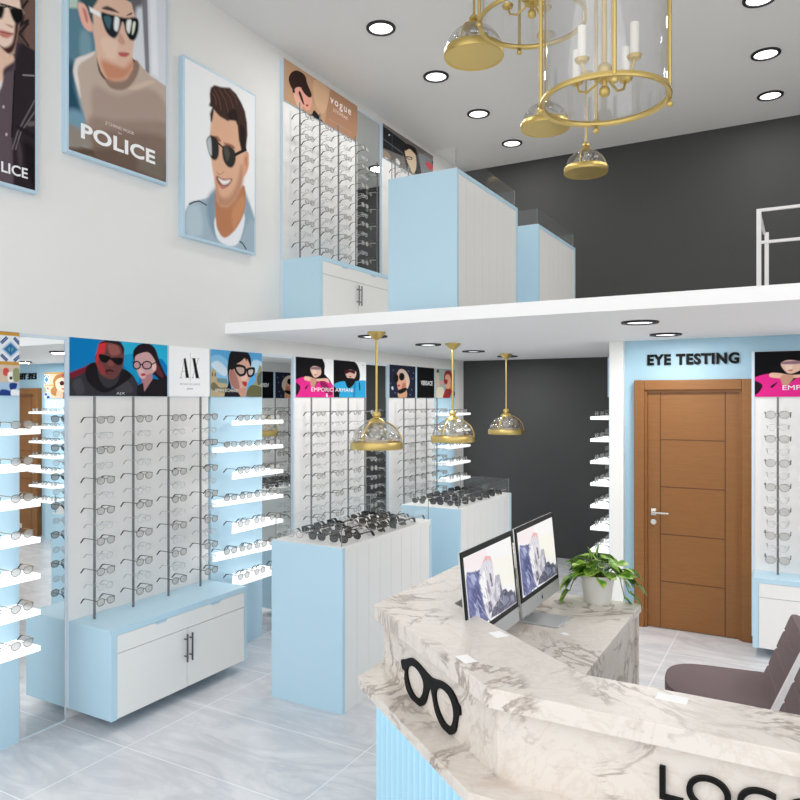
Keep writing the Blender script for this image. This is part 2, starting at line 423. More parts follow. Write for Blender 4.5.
P2.p((70, 104, 116), (320, 120), (372, 130), (360, 210), (335, 180))
P2.p((238, 240, 240), (400, 122), (432, 140), (420, 222), (394, 208))
P2.p((238, 240, 236), (488, 150), (520, 150), (505, 240), (484, 212)); P2.p((226, 230, 210), (532, 165), (550, 165), (540, 230), (524, 250))
P2.p((192, 96, 98), (424, 384), (470, 380), (506, 390), (480, 412), (440, 408))
P2.text((250, 250, 250), 'POLICE', (152, 1003), (692, 1098), .032, 1.05)
P2.text((230, 222, 216), 'JI CHANG WOOK', (330, 908), (540, 962)); P2.text((230, 222, 216), 'for', (424, 972), (452, 968))
# poster: smiling man in a denim jacket
P3 = art(180, 55, 8, -3.885, 3.748, 4.502, 3.145, 4.415, (247, 247, 248))
P3.p((166, 186, 199), (40, 1250), (80, 1180), (150, 1162), (230, 1140), (292, 1068), (500, 1068), (560, 1200), (600, 1320), (640, 1700), (40, 1600), sharp=True)
P3.g((134, 158, 176), (225, 1140), (290, 1075), (285, 1250), (300, 1460), (250, 1400), (215, 1250))
P3.g((186, 204, 214), (60, 1230), (140, 1190), (180, 1300), (170, 1440), (60, 1430))
P3.line((54, 62, 78), .008, (72, 1196), (110, 1176), (155, 1168), (215, 1202))
P3.p((50, 56, 74), (505, 1085), (525, 1095), (520, 1165), (506, 1140))
P3.g((150, 172, 188), (520, 1110), (560, 1200), (600, 1330), (560, 1320), (500, 1440), (480, 1480), (510, 1290))
P3.line((54, 62, 78), .01, (460, 1480), (500, 1505), (532, 1555))
P3.p((238, 240, 244), (278, 1310), (300, 1470), (405, 1530), (480, 1480), (515, 1270), (360, 1290))
P3.p((190, 128, 92), (288, 1080), (288, 1320), (308, 1410), (360, 1462), (440, 1400), (505, 1280), (525, 1150), (505, 1040), (400, 1180))
P3.g((208, 146, 106), (420, 1240), (505, 1130), (512, 1240), (430, 1390))
P3.p((228, 180, 150), (256, 440), (238, 640), (246, 800), (262, 920), (285, 1050), (296, 1170), (330, 1213), (385, 1215), (440, 1160), (490, 1060), (512, 950), (540, 800), (520, 690), (480, 500), (380, 480), sharp=True)
P3.g((196, 144, 116), (286, 1000), (296, 1165), (332, 1214), (388, 1215), (445, 1160), (492, 1060), (508, 950), (490, 880), (465, 990), (425, 1090), (372, 1140), (318, 1120), (300, 1040))
P3.p((222, 164, 132), (514, 800), (546, 778), (550, 890), (512, 975), (500, 900)); P3.p((190, 126, 100), (522, 830), (536, 820), (530, 900))
P3.p((62, 40, 34), (246, 535), (240, 470), (258, 420), (232, 405), (242, 370), (238, 310), (246, 262), (275, 240), (330, 256), (400, 262), (450, 310), (490, 380), (520, 450), (536, 540), (540, 640), (526, 770), (494, 775), (472, 680), (462, 570), (440, 512), (382, 528), (320, 492), (272, 440), (258, 530), sharp=True)
for a, b in (((270, 270), (330, 440)), ((310, 265), (390, 470)), ((350, 270), (430, 430)), ((395, 280), (460, 400)), ((255, 300), (290, 400))):
    P3.line((100, 68, 56), .008, a, ((a[0]+b[0])/2+12, (a[1]+b[1])/2-8), b)
P3.p((36, 24, 22), (380, 470), (440, 430), (460, 520), (400, 515)); P3.p((36, 24, 22), (480, 560), (520, 600), (515, 740), (490, 720))
P3.p((160, 104, 80), (270, 655), (300, 650), (330, 690), (300, 690)); P3.p((160, 104, 80), (350, 700), (420, 720), (440, 750), (380, 730))
P3.p((44, 44, 40), (213, 682), (250, 642), (302, 682), (312, 780), (292, 836), (256, 830), (228, 772))
P3.p((196, 202, 204), (218, 690), (246, 662), (254, 800), (230, 768))
P3.p((46, 44, 40), (340, 738), (382, 722), (436, 764), (446, 840), (420, 897), (380, 890), (346, 832)); P3.p((80, 78, 70), (352, 745), (380, 735), (400, 800), (372, 850))
P3.line((36, 32, 30), .012, (302, 700), (345, 742)); P3.line((30, 28, 28), .018, (438, 800), (532, 752))
P3.p((206, 150, 120), (290, 930), (320, 950), (356, 925), (345, 945), (310, 962))
P3.p((150, 78, 70), (292, 968), (350, 992), (418, 990), (385, 1048), (345, 1052), (304, 1024)); P3.p((246, 242, 236), (306, 984), (350, 1003), (405, 998), (380, 1030), (340, 1034))
P3.p((196, 112, 102), (310, 1036), (350, 1058), (372, 1056), (340, 1072))
# poster: man in a leather jacket
P1 = art(0, 0, 8, -3.885, 1.83, 2.592, 3.165, 4.435, (112, 86, 76))
P1.p((92, 70, 64), (120, -900), (180, -900), (200, 500), (120, 500), sharp=True)
for q in (((150, 210), (232, 160)), ((150, 170), (232, 190)), ((140, 240), (232, 370)), ((150, 280), (228, 178)), ((150, 100), (225, 0))): P1.line((38, 32, 34), .011, *q)
P1.p((60, 48, 56), (130, 330), (200, 375), (300, 430), (300, 1600), (-900, 1600), (-900, 700), (0, 600), (60, 520), (120, 470), sharp=True)
P1.p((42, 34, 40), (118, 500), (172, 340), (300, 420), (300, 1600), (110, 1600), (96, 1000), sharp=True)
P1.p((94, 80, 88), (-300, 700), (0, 625), (30, 560), (120, 500), (108, 760), (94, 1100), (112, 1600), (-300, 1600), sharp=True)
P1.p((70, 58, 66), (26, 540), (110, 500), (100, 560), (60, 575), (30, 600))
P1.p((240, 236, 234), (-60, 640), (12, 610), (10, 690), (-40, 760))
for x in (.0, 26): P1.line((112, 104, 108), .006, (98+x, 1200), (140+x, 1060), (280+x, 800+x*2))
P1.line((150, 140, 146), .006, (180, 600), (280, 606)); P1.line((26, 20, 24), .008, (120, 560), (108, 800), (96, 1100))
P1.p((104, 90, 92), (215, 980), (285, 970), (285, 1000), (230, 1010)); P1.p((30, 24, 28), (140, 1000), (285, 1080), (285, 1120), (150, 1040))
P1.g((72, 60, 66), (150, 1130), (180, 1230), (165, 1350), (140, 1240)); P1.g((24, 18, 22), (190, 1150), (280, 1200), (280, 1480), (220, 1380))
for c in ((28, 855), (52, 1075)): P1.ell((200, 190, 190), c[0], c[1], 8, 14)
P1.p((236, 208, 190), (-260, -200), (0, -160), (150, -120), (165, 60), (192, 100), (152, 190), (135, 300), (112, 420), (60, 468), (0, 390), (-160, 400), (-260, 200), sharp=True)
P1.p((226, 190, 168), (-60, 390), (0, 372), (60, 442), (100, 440), (110, 490), (30, 550), (20, 640), (-40, 640))
P1.p((66, 28, 28), (122, 190), (150, 190), (138, 300), (112, 402), (70, 432), (20, 390), (0, 360), (40, 380), (92, 350), (112, 280))
P1.p((40, 28, 28), (-260, -200), (0, -700), (160, -500), (175, 40), (140, -60), (60, -110), (-160, -90), sharp=True)
P1.p((12, 10, 12), (80, 62), (180, 84), (187, 160), (142, 196), (102, 152)); P1.p((12, 10, 12), (-80, 40), (0, 40), (36, 56), (24, 130), (0, 152), (-60, 140))
P1.line((30, 24, 24), .008, (0, 30), (60, 45), (180, 86)); P1.line((60, 50, 50), .006, (20, 60), (60, 52), (90, 74))
P1.p((196, 150, 132), (40, 190), (102, 205), (98, 226), (60, 205)); P1.p((196, 122, 112), (0, 240), (60, 252), (108, 272), (60, 304), (0, 284))
P1.line((120, 60, 58), .004, (0, 252), (60, 266), (106, 272))
P1.text((240, 240, 240), 'LICE', (10, 1373), (222, 1350), .02)
P1.text((240, 240, 240), 'PO', (-180, 1330), (-8, 1290), .02)
# header boards
for a_ in (P1, P2, P3): a_.res = 210
AXA = art(65, 330, 7.62, HX, 2.815, 3.585, HZ0, HZ1, (0, 122, 186))
AXA.p((42, 176, 214), (430, 40), (800, 40), (800, 300), (740, 220), (560, 200), (440, 200), sharp=True)
AXA.p((20, 150, 200), (440, 200), (560, 200), (560, 400), (470, 300))
AXA.p((52, 52, 58), (30, 345), (150, 285), (200, 250), (260, 240), (440, 290), (520, 345), (556, 410), (556, 520), (30, 520), sharp=True)
AXA.g((120, 30, 46), (30, 330), (150, 280), (190, 262), (160, 315), (40, 370)); AXA.g((70, 68, 74), (60, 400), (120, 370), (150, 470), (90, 490)); AXA.g((70, 68, 74), (380, 420), (480, 390), (520, 470), (420, 480))
AXA.p((24, 21, 25), (160, 295), (235, 250), (262, 370), (320, 440), (400, 400), (438, 300), (510, 345), (440, 410), (300, 478), (180, 400))
AXA.p((106, 62, 62), (245, 170), (264, 100), (330, 82), (405, 92), (446, 140), (452, 205), (440, 285), (400, 350), (368, 376), (312, 366), (268, 330), (240, 262), (228, 212))
AXA.g((150, 90, 84), (330, 110), (400, 120), (420, 180), (350, 190)); AXA.g((206, 52, 58), (243, 175), (264, 102), (312, 86), (300, 176), (262, 190), (252, 262), (236, 232))
AXA.g((134, 76, 72), (335, 230), (360, 235), (372, 270), (330, 270)); AXA.g((150, 56, 58), (245, 240), (290, 270), (310, 340), (270, 325))
AXA.p((42, 27, 31), (262, 104), (330, 74), (412, 86), (452, 140), (440, 182), (420, 122), (330, 96))
AXA.p((10, 9, 12), (262, 184), (342, 202), (352, 212), (440, 214), (432, 260), (400, 266), (362, 236), (340, 226), (312, 250), (272, 232))
AXA.p((66, 28, 30), (310, 304), (345, 298), (376, 314), (346, 336), (314, 326)); AXA.p((120, 62, 62), (318, 322), (346, 318), (370, 322), (345, 334))
AXA.p((34, 21, 29), (520, 172), (550, 122), (600, 102), (652, 110), (692, 150), (722, 240), (762, 330), (790, 385), (740, 402), (680, 342), (560, 300), (530, 262))
AXA.p((98, 42, 46), (700, 260), (730, 300), (752, 362), (700, 330))
AXA.p((208, 164, 164), (534, 212), (570, 180), (640, 172), (690, 240), (696, 300), (668, 332), (622, 380), (580, 370), (546, 300))
AXA.p((180, 128, 130), (592, 372), (660, 330), (662, 420), (612, 470), (590, 420)); AXA.g((226, 186, 184), (560, 300), (600, 310), (615, 360), (585, 362)); AXA.p((234, 196, 196), (660, 260), (690, 260), (690, 300), (672, 306))
AXA.p((30, 26, 32), (550, 425), (596, 402), (606, 470), (672, 370), (760, 385), (800, 410), (800, 520), (545, 520), sharp=True)
for cx, rx in ((548, 32), (626, 40)): AXA.ell((26, 22, 28), cx, 268, rx, 34); AXA.ell((196, 152, 156), cx, 268, rx-10, 24)
AXA.line((26, 22, 28), .02, (512, 240), (530, 252)); AXA.line((26, 22, 28), .02, (578, 262), (590, 262)); AXA.line((26, 22, 28), .02, (664, 262), (698, 244))
AXA.p((188, 68, 80), (578, 338), (602, 328), (618, 342), (592, 352)); AXA.text((240, 240, 240), 'A|X', (392, 497), (456, 474))
AXB = art(165, 340, 8, HX, 3.60, 3.995, HZ0, HZ1, (252, 252, 252)); INK = (20, 20, 22)
AXB.p(INK, (150, 150), (166, 143), (194, 302), (168, 302), sharp=True); AXB.line(INK, .008, (158, 150), (127, 300)); AXB.line(INK, .007, (136, 250), (178, 252)); AXB.line(INK, .007, (118, 302), (140, 302)); AXB.line(INK, .007, (160, 303), (200, 303))
AXB.p(INK, (221, 148), (242, 146), (274, 305), (248, 305), sharp=True); AXB.line(INK, .008, (268, 150), (222, 302)); AXB.line(INK, .007, (214, 147), (246, 147)); AXB.line(INK, .007, (260, 150), (274, 150)); AXB.line(INK, .007, (214, 303), (232, 303)); AXB.line(INK, .007, (244, 305), (280, 305))
AXB.line((150, 150, 152), .006, (204, 104), (204, 332)); AXB.text((170, 170, 172), 'ARMANI EXCHANGE', (118, 359), (282, 348))
for x in (178, 190, 202, 214): AXB.p((170, 170, 172), (x, 384), (x+8, 384), (x+8, 396), (x, 396), sharp=True)
AXC = art(165, 340, 8, HX, 4.008, 4.592, HZ0, HZ1, (88, 164, 214))
AXC.g((136, 190, 224), (360, 150), (440, 120), (520, 200), (500, 330), (360, 300)); AXC.g((206, 224, 236), (372, 190), (430, 170), (500, 240), (480, 290), (400, 240)); AXC.g((178, 210, 230), (690, 180), (740, 160), (790, 200), (740, 260), (700, 250))
AXC.p((112, 140, 150), (360, 300), (500, 310), (500, 350), (360, 350), sharp=True)
AXC.p((186, 168, 132), (366, 240), (388, 228), (410, 245), (420, 340), (500, 350), (500, 470), (366, 470), sharp=True); AXC.p((120, 112, 84), (372, 350), (400, 340), (440, 380), (500, 380), (490, 420), (380, 400)); AXC.p((90, 86, 76), (376, 262), (384, 258), (386, 290), (377, 290), sharp=True); AXC.p((90, 86, 76), (398, 262), (406, 262), (408, 290), (398, 290), sharp=True)
AXC.p((152, 144, 114), (735, 270), (758, 200), (775, 215), (800, 190), (800, 470), (690, 470), (690, 370), (725, 330), sharp=True); AXC.p((96, 96, 64), (670, 380), (720, 360), (800, 400), (800, 470), (660, 470)); AXC.p((86, 94, 84), (740, 290), (778, 250), (780, 330), (745, 360))
AXC.p((21, 19, 25), (500, 240), (514, 130), (540, 88), (620, 90), (670, 108), (692, 180), (680, 215), (640, 150), (600, 170), (560, 200), (545, 262), (524, 330), (530, 400), (492, 470), (478, 430), (508, 350))
AXC.p((208, 164, 146), (540, 205), (598, 165), (650, 145), (682, 205), (692, 270), (666, 340), (650, 390), (610, 442), (560, 400), (522, 340), (514, 262))
AXC.g((164, 114, 104), (518, 250), (552, 240), (590, 330), (600, 420), (566, 400), (525, 340)); AXC.g((226, 186, 168), (620, 270), (660, 280), (650, 320), (612, 320))
AXC.p((21, 19, 25), (516, 120), (560, 92), (664, 106), (690, 175), (660, 150), (652, 170), (638, 145), (610, 170), (570, 196), (556, 230), (520, 230))
AXC.p((190, 142, 124), (575, 400), (650, 385), (640, 460), (596, 470)); AXC.p((22, 22, 30), (488, 420), (530, 390), (572, 402), (604, 470), (480, 480))
AXC.p((18, 17, 22), (556, 196), (640, 208), (648, 272), (602, 292), (564, 252)); AXC.p((186, 160, 150), (574, 218), (630, 224), (632, 262), (604, 272), (580, 248))
AXC.p((18, 17, 22), (654, 228), (718, 220), (712, 282), (670, 298), (656, 262)); AXC.p((196, 180, 172), (668, 244), (704, 238), (700, 272), (676, 280))
AXC.line((18, 17, 22), .03, (540, 200), (566, 212)); AXC.line((18, 17, 22), .03, (640, 240), (660, 245)); AXC.p((172, 50, 56), (618, 334), (656, 338), (650, 372), (630, 364)); AXC.text((240, 238, 230), 'ARMANI EXCHANGE', (400, 414), (580, 392))
EMP = art(290, 350, 10, HX, 5.045, 6.20, HZ0, HZ1, (250, 250, 250))
def emporio(e):
    e.p((8, 8, 12), (40, 60), (318, 70), (345, 130), (346, 240), (400, 300), (432, 360), (432, 480), (40, 480), sharp=True)
    e.p((12, 10, 14), (180, 220), (212, 130), (280, 92), (332, 110), (350, 160), (335, 245), (312, 292), (200, 270), (168, 240))
    e.p((226, 188, 168), (205, 190), (240, 160), (302, 180), (312, 240), (262, 276), (230, 258)); e.p((150, 112, 126), (214, 172), (300, 172), (302, 196), (216, 192)); e.g((240, 208, 190), (226, 205), (262, 204), (258, 250), (236, 246))
    e.p((180, 70, 80), (240, 244), (268, 244), (256, 254)); e.p((224, 42, 138), (55, 300), (150, 268), (240, 312), (250, 360), (300, 300), (360, 298), (436, 360), (436, 490), (80, 490), (92, 410), (52, 340)); e.p((40, 14, 30), (48, 330), (90, 345), (105, 380), (80, 440), (55, 440))
    e.p((150, 26, 86), (300, 312), (352, 322), (426, 420), (400, 456), (330, 400)); e.p((232, 186, 162), (150, 264), (200, 268), (260, 288), (372, 284), (392, 330), (340, 308), (240, 316), (150, 300)); e.g((200, 150, 128), (205, 290), (270, 296), (250, 360), (220, 380))
    e.p((40, 14, 40), (150, 380), (185, 345), (180, 362), (160, 392)); e.p((240, 226, 224), (362, 440), (376, 436), (380, 470), (366, 470))
    e.p((8, 8, 12), (437, 90), (650, 118), (682, 170), (700, 240), (694, 310), (720, 330), (560, 480), (437, 480), sharp=True)
    e.p((14, 11, 14), (538, 205), (580, 140), (652, 124), (692, 190), (700, 280), (664, 352), (592, 374), (540, 285)); e.p((222, 182, 168), (555, 215), (600, 188), (660, 210), (656, 270), (610, 302), (570, 270))
    e.p((14, 11, 14), (550, 190), (600, 150), (668, 180), (664, 215), (600, 195), (556, 222)); e.p((72, 14, 30), (550, 208), (600, 198), (650, 212), (644, 238), (600, 224), (560, 238)); e.p((170, 60, 66), (592, 262), (616, 262), (604, 274))
    e.p((48, 164, 214), (450, 335), (540, 312), (600, 342), (680, 308), (780, 322), (780, 490), (516, 490), (500, 402), (450, 372)); e.p((36, 130, 180), (640, 330), (660, 340), (650, 470), (632, 470)); e.p((12, 12, 16), (560, 282), (650, 290), (640, 342), (590, 384), (560, 340)); e.p((20, 60, 90), (690, 330), (700, 330), (704, 400), (694, 400))
    e.line((252, 252, 252), .012, (434, 90), (434, 480)); e.text((248, 240, 244), 'EMPORIO ARMANI', (214, 414), (632, 384)); e.text((120, 120, 124), 'EA', (722, 160), (738, 146))
    return e
emporio(EMP)
VRA = art(385, 360, 10.67, HX, 6.68, 7.27, HZ0, HZ1, (30, 34, 54)); v = VRA
for x, y in ((70, 290), (84, 302), (60, 250), (286, 318), (296, 200), (90, 110), (250, 120), (305, 140), (110, 350), (270, 370)): v.ell((96, 102, 130), x, y, 7, 9)
v.p((200, 204, 220), (70, 292), (86, 282), (92, 312), (76, 318)); v.p((206, 156, 124), (148, 320), (222, 300), (232, 400), (146, 400)); v.p((220, 196, 178), (128, 150), (160, 98), (212, 108), (252, 168), (264, 242), (240, 304), (218, 262), (206, 170), (150, 150))
v.p((222, 166, 140), (134, 150), (160, 130), (205, 165), (228, 232), (222, 300), (170, 332), (140, 308), (128, 232), (124, 182)); v.g((190, 120, 100), (190, 250), (222, 250), (218, 300), (175, 326)); v.p((14, 12, 14), (140, 326), (218, 296), (224, 330), (160, 362))
v.ell((12, 11, 14), 119, 196, 26, 48); v.ell((12, 11, 14), 180, 178, 30, 42); v.p((176, 64, 70), (136, 268), (156, 262), (164, 276), (140, 284)); v.p((232, 206, 170), (236, 250), (250, 250), (246, 300), (236, 300))
VRB = art(385, 360, 10.67, HX, 7.31, 7.75, HZ0, HZ1, (7, 7, 9)); VRB.text((236, 236, 236), 'VERSACE', (384, 268), (508, 226), .02)
VRC = art(385, 360, 10.67, HX, 7.775, 8.34, HZ0, HZ1, (150, 172, 168)); v = VRC
v.p((196, 182, 160), (540, 80), (575, 80), (590, 400), (540, 400), sharp=True); v.p((60, 66, 70), (552, 100), (578, 100), (578, 136), (552, 136), sharp=True); v.p((216, 208, 186), (560, 300), (622, 296), (630, 400), (556, 400)); v.p((206, 150, 150), (585, 220), (620, 230), (610, 270), (585, 260))
v.p((150, 50, 52), (640, 130), (680, 112), (714, 150), (722, 285), (690, 400), (618, 400), (650, 300), (628, 222)); v.p((228, 164, 138), (650, 162), (690, 160), (708, 232), (690, 302), (656, 302), (640, 232)); v.p((150, 42, 50), (640, 208), (668, 214), (662, 258), (640, 250)); v.p((200, 140, 60), (700, 250), (718, 260), (712, 320), (698, 310)); v.p((30, 40, 60), (728, 340), (745, 340), (745, 380), (728, 380))
def uvfn(W, H):
    return lambda x, y: (1-(x-420)/325, 1-(y-475)/305)
TIL = Art(uvfn(1, 1), (206, 176, 150)); TIL.asp = .6/.358; TIL.W = .585; TIL.H = HZ1-HZ0; v = TIL
v.p((196, 148, 60), (400, 470), (760, 470), (760, 494), (400, 494), sharp=True); v.p((150, 110, 50), (400, 470), (760, 470), (760, 478), (400, 478), sharp=True); v.p((226, 231, 238), (400, 494), (484, 494), (484, 618), (400, 618), sharp=True)
v.p((170, 196, 222), (449, 518), (479, 559), (449, 600), (419, 559), sharp=True); v.p((54, 112, 158), (449, 528), (472, 559), (449, 590), (426, 559), sharp=True); v.p((96, 160, 186), (449, 545), (459, 559), (449, 573), (439, 559), sharp=True); v.p((34, 84, 134), (449, 536), (451, 559), (449, 584), (447, 559))
for a, b in (((420, 530), (438, 502)), ((460, 502), (480, 532)), ((420, 588), (438, 614)), ((460, 614), (480, 586))): v.line((34, 54, 104), .05, a, b); v.line((130, 160, 200), .012, a, b)
v.p((200, 150, 66), (400, 618), (560, 618), (560, 634), (400, 634), sharp=True); v.p((210, 190, 172), (400, 634), (484, 634), (484, 715), (400, 715), sharp=True); v.p((208, 80, 72), (456, 652), (472, 652), (472, 682), (456, 684)); v.p((240, 236, 228), (440, 668), (458, 672), (456, 712), (440, 712)); v.p((30, 34, 44), (444, 690), (452, 690), (452, 702), (444, 702)); v.p((146, 152, 110), (422, 652), (440, 654), (440, 706), (422, 708)); v.p((120, 140, 180), (690, 500), (760, 500), (760, 760), (700, 700))
v.p((168, 196, 222), (400, 716), (500, 716), (500, 790), (400, 790), sharp=True); v.p((36, 62, 130), (428, 722), (452, 722), (450, 752), (434, 750)); v.p((36, 62, 130), (448, 760), (480, 752), (486, 790), (450, 790)); v.p((236, 240, 244), (422, 756), (446, 752), (446, 784), (424, 784)); v.p((28, 32, 44), (640, 750), (760, 740), (760, 790), (600, 790))
v.p((158, 110, 66), (528, 570), (570, 508), (640, 498), (690, 525), (712, 600), (720, 700), (660, 770), (520, 740), (500, 680), (535, 640)); v.p((196, 60, 76), (640, 490), (700, 500), (690, 540), (640, 520)); v.p((234, 190, 168), (560, 580), (620, 540), (680, 560), (694, 640), (650, 710), (600, 700), (565, 650))
v.p((226, 170, 146), (580, 690), (640, 705), (640, 790), (570, 780)); v.ell((60, 20, 34), 635, 605, 28, 28); v.ell((60, 20, 34), 688, 610, 20, 30); v.p((190, 60, 76), (625, 668), (660, 662), (650, 684)); v.line((90, 60, 40), .012, (570, 600), (610, 600))
VOG = art(275, 50, 6.667, HX, 4.88, 6.04, 4.525, 4.883, (196, 156, 124)); v = VOG
v.p((178, 134, 106), (400, 200), (560, 400), (560, 640), (330, 500), (360, 300), sharp=True); v.p((212, 172, 138), (260, 200), (360, 270), (330, 420), (270, 360)); v.p((26, 22, 22), (180, 398), (242, 430), (266, 402), (330, 500), (280, 470), (226, 442))
v.p((46, 27, 22), (92, 200), (108, 152), (150, 136), (200, 168), (216, 222), (246, 300), (222, 316), (190, 262), (150, 262), (118, 262)); v.p((46, 27, 22), (118, 240), (140, 250), (132, 310), (120, 290))
v.p((228, 164, 146), (132, 262), (176, 250), (216, 310), (246, 322), (240, 382), (214, 402), (160, 342)); v.p((232, 176, 154), (122, 290), (146, 300), (184, 384), (150, 372)); v.p((60, 34, 30), (158, 285), (172, 280), (196, 360), (182, 350)); v.p((46, 27, 22), (176, 250), (230, 280), (240, 312), (206, 300)); v.p((176, 72, 76), (205, 362), (226, 366), (214, 378))
v.text((250, 244, 238), 'vogue', (368, 366), (508, 402), .01, 1.25); v.text((240, 226, 214), 'EYEWEAR', (390, 410), (486, 448), 0, 1.2); v.line((224, 200, 182), .006, (360, 462), (512, 552))
SHP = art(382, 125, 10.256, HX, 6.54, 7.72, 4.525, 4.883, (112, 106, 102)); v = SHP
v.p((28, 30, 34), (0, 0), (240, 180), (216, 320), (0, 230), sharp=True); v.line((92, 96, 102), .03, (10, 140), (120, 220), (216, 290)); v.line((80, 84, 90), .02, (105, 90), (105, 320)); v.ell((210, 214, 216), 76, 102, 8, 9)
v.p((150, 136, 120), (0, 260), (60, 280), (90, 330), (60, 400), (0, 400)); v.p((206, 200, 192), (30, 330), (60, 340), (55, 370), (30, 365)); v.p((216, 214, 212), (150, 340), (185, 380), (180, 410), (150, 390)); v.p((128, 132, 136), (380, 280), (560, 380), (640, 520), (400, 500), sharp=True)
v.p((28, 24, 24), (212, 240), (240, 188), (330, 228), (362, 290), (402, 500), (335, 500), (330, 300), (282, 240), (240, 262), (250, 350), (292, 490), (266, 480)); v.p((216, 192, 162), (236, 252), (290, 240), (346, 312), (352, 440), (320, 500), (290, 440), (254, 350)); v.p((28, 24, 24), (240, 200), (330, 230), (345, 300), (285, 245), (240, 265))
v.p((60, 54, 50), (250, 320), (310, 330), (306, 356), (262, 350)); v.p((206, 180, 152), (262, 330), (300, 338), (296, 350), (268, 344)); v.p((212, 60, 70), (448, 380), (522, 398), (532, 455), (478, 452)); v.p((20, 20, 22), (512, 372), (545, 380), (540, 420), (518, 412)); v.p((110, 130, 150), (560, 390), (640, 440), (640, 520), (560, 480))
# wallpaper of the monitors: plain pale mountain
def scr(x, y):
    u, v = .5, .5
    for _ in range(8):
        u = (x-462-35*(1-v))/(228-3*(1-v)); v = 1-(y-(155-110*u))/(465-55*u)
    return u, v
WALLP = Art(scr, (252, 250, 250)); v = WALLP; v.asp = .53/.29; v.res = 420
v.g((252, 240, 242), (470, 160), (560, 110), (560, 220), (480, 235)); v.g((253, 250, 240), (600, 200), (690, 160), (705, 330), (630, 320)); v.g((236, 232, 240), (480, 400), (600, 420), (720, 440), (640, 540), (520, 600))
v.p((226, 222, 230), (526, 300), (542, 215), (560, 160), (584, 160), (598, 225), (606, 330), (616, 450), (584, 520), (552, 440), sharp=True, w=.006)
v.p((250, 249, 250), (530, 330), (548, 260), (560, 230), (566, 330), (574, 430), (560, 450), (545, 400), sharp=True, w=.006); v.p((240, 186, 180), (545, 205), (560, 156), (586, 160), (598, 220), (586, 190), (570, 176), (556, 190), sharp=True, w=.006)
v.p((106, 110, 164), (478, 242), (498, 246), (522, 244), (537, 234), (531, 300), (548, 400), (562, 480), (578, 548), (520, 612), (500, 600), (486, 430), (476, 300), sharp=True)
v.p((176, 180, 214), (494, 262), (512, 258), (520, 300), (510, 330), (498, 300), sharp=True, w=.006); v.p((70, 74, 130), (500, 330), (526, 330), (546, 420), (556, 500), (530, 500), (510, 420), sharp=True, w=.006); v.p((190, 192, 222), (512, 440), (524, 430), (540, 520), (528, 560), sharp=True, w=.006); v.p((60, 64, 116), (500, 500), (516, 520), (520, 590), (504, 590), sharp=True, w=.006); v.p((140, 144, 190), (486, 300), (498, 320), (500, 420), (490, 400), sharp=True, w=.006)
v.p((104, 94, 112), (580, 262), (590, 268), (601, 345), (590, 348), sharp=True, w=.006); v.p((150, 140, 154), (568, 300), (580, 320), (588, 400), (574, 380), sharp=True, w=.006); v.p((96, 92, 116), (576, 440), (590, 430), (596, 490), (582, 510), sharp=True, w=.006)
v.p((188, 182, 196), (610, 282), (630, 274), (641, 340), (648, 420), (622, 468), (600, 410), sharp=True, w=.006); v.p((228, 224, 232), (612, 330), (626, 320), (634, 400), (618, 420), sharp=True, w=.006); v.p((128, 122, 142), (632, 330), (642, 350), (648, 410), (638, 410), sharp=True, w=.006)
v.p((84, 86, 108), (596, 490), (626, 430), (648, 372), (664, 366), (676, 388), (692, 372), (706, 392), (712, 376), (724, 450), (640, 510), (590, 536), sharp=True); v.p((130, 132, 158), (640, 420), (660, 400), (680, 430), (656, 470), w=.006); v.p((56, 58, 82), (652, 380), (664, 372), (668, 410), (656, 410), sharp=True, w=.006); v.p((150, 150, 176), (690, 410), (706, 404), (710, 440), (694, 452), sharp=True, w=.006)
v.p((250, 250, 252), (500, 628), (560, 560), (640, 512), (724, 452), (724, 470), (560, 600), sharp=True, w=.006); v.p((84, 92, 132), (560, 500), (574, 520), (570, 556), (556, 560), sharp=True, w=.006)

rs = random.Random(5)
def inside(poly, x, y):
    c = False
    for (ax, ay), (bx, by) in zip(poly, poly[1:]+poly[:1]):
        if (ay > y) != (by > y) and x < ax+(y-ay)*(bx-ax)/(by-ay): c = not c
    return c
def strokes(poly, cols, n, L, lean):
    k = 0
    while k < n:
        x = rs.uniform(min(p[0] for p in poly), max(p[0] for p in poly)); y = rs.uniform(min(p[1] for p in poly), max(p[1] for p in poly))
        if not inside(poly, x, y): continue
        k += 1; l = L*rs.uniform(.4, 1.2); WALLP.line(rs.choice(cols), rs.uniform(.006, .018), (x, y), (x+lean*l+rs.uniform(-3, 3), y+l*.5), (x+lean*l*1.6+rs.uniform(-4, 4), y+l))
strokes([(478, 242), (537, 236), (531, 300), (575, 540), (520, 600), (500, 590), (486, 430)], [(70, 76, 130), (140, 144, 192), (200, 202, 228), (92, 98, 152), (54, 58, 108)], 90, 46, .3)
strokes([(530, 320), (560, 170), (584, 170), (604, 330), (614, 450), (584, 510), (552, 440)], [(250, 248, 250), (176, 168, 184), (206, 200, 212), (240, 236, 240), (150, 144, 164)], 60, 40, .15)
strokes([(610, 282), (630, 274), (648, 420), (622, 460), (602, 410)], [(222, 218, 228), (150, 144, 164), (196, 190, 204)], 24, 30, .1)
strokes([(600, 490), (650, 375), (700, 380), (720, 440), (640, 500), (592, 530)], [(60, 62, 86), (120, 122, 150), (160, 160, 184), (90, 92, 118)], 50, 22, -.2)

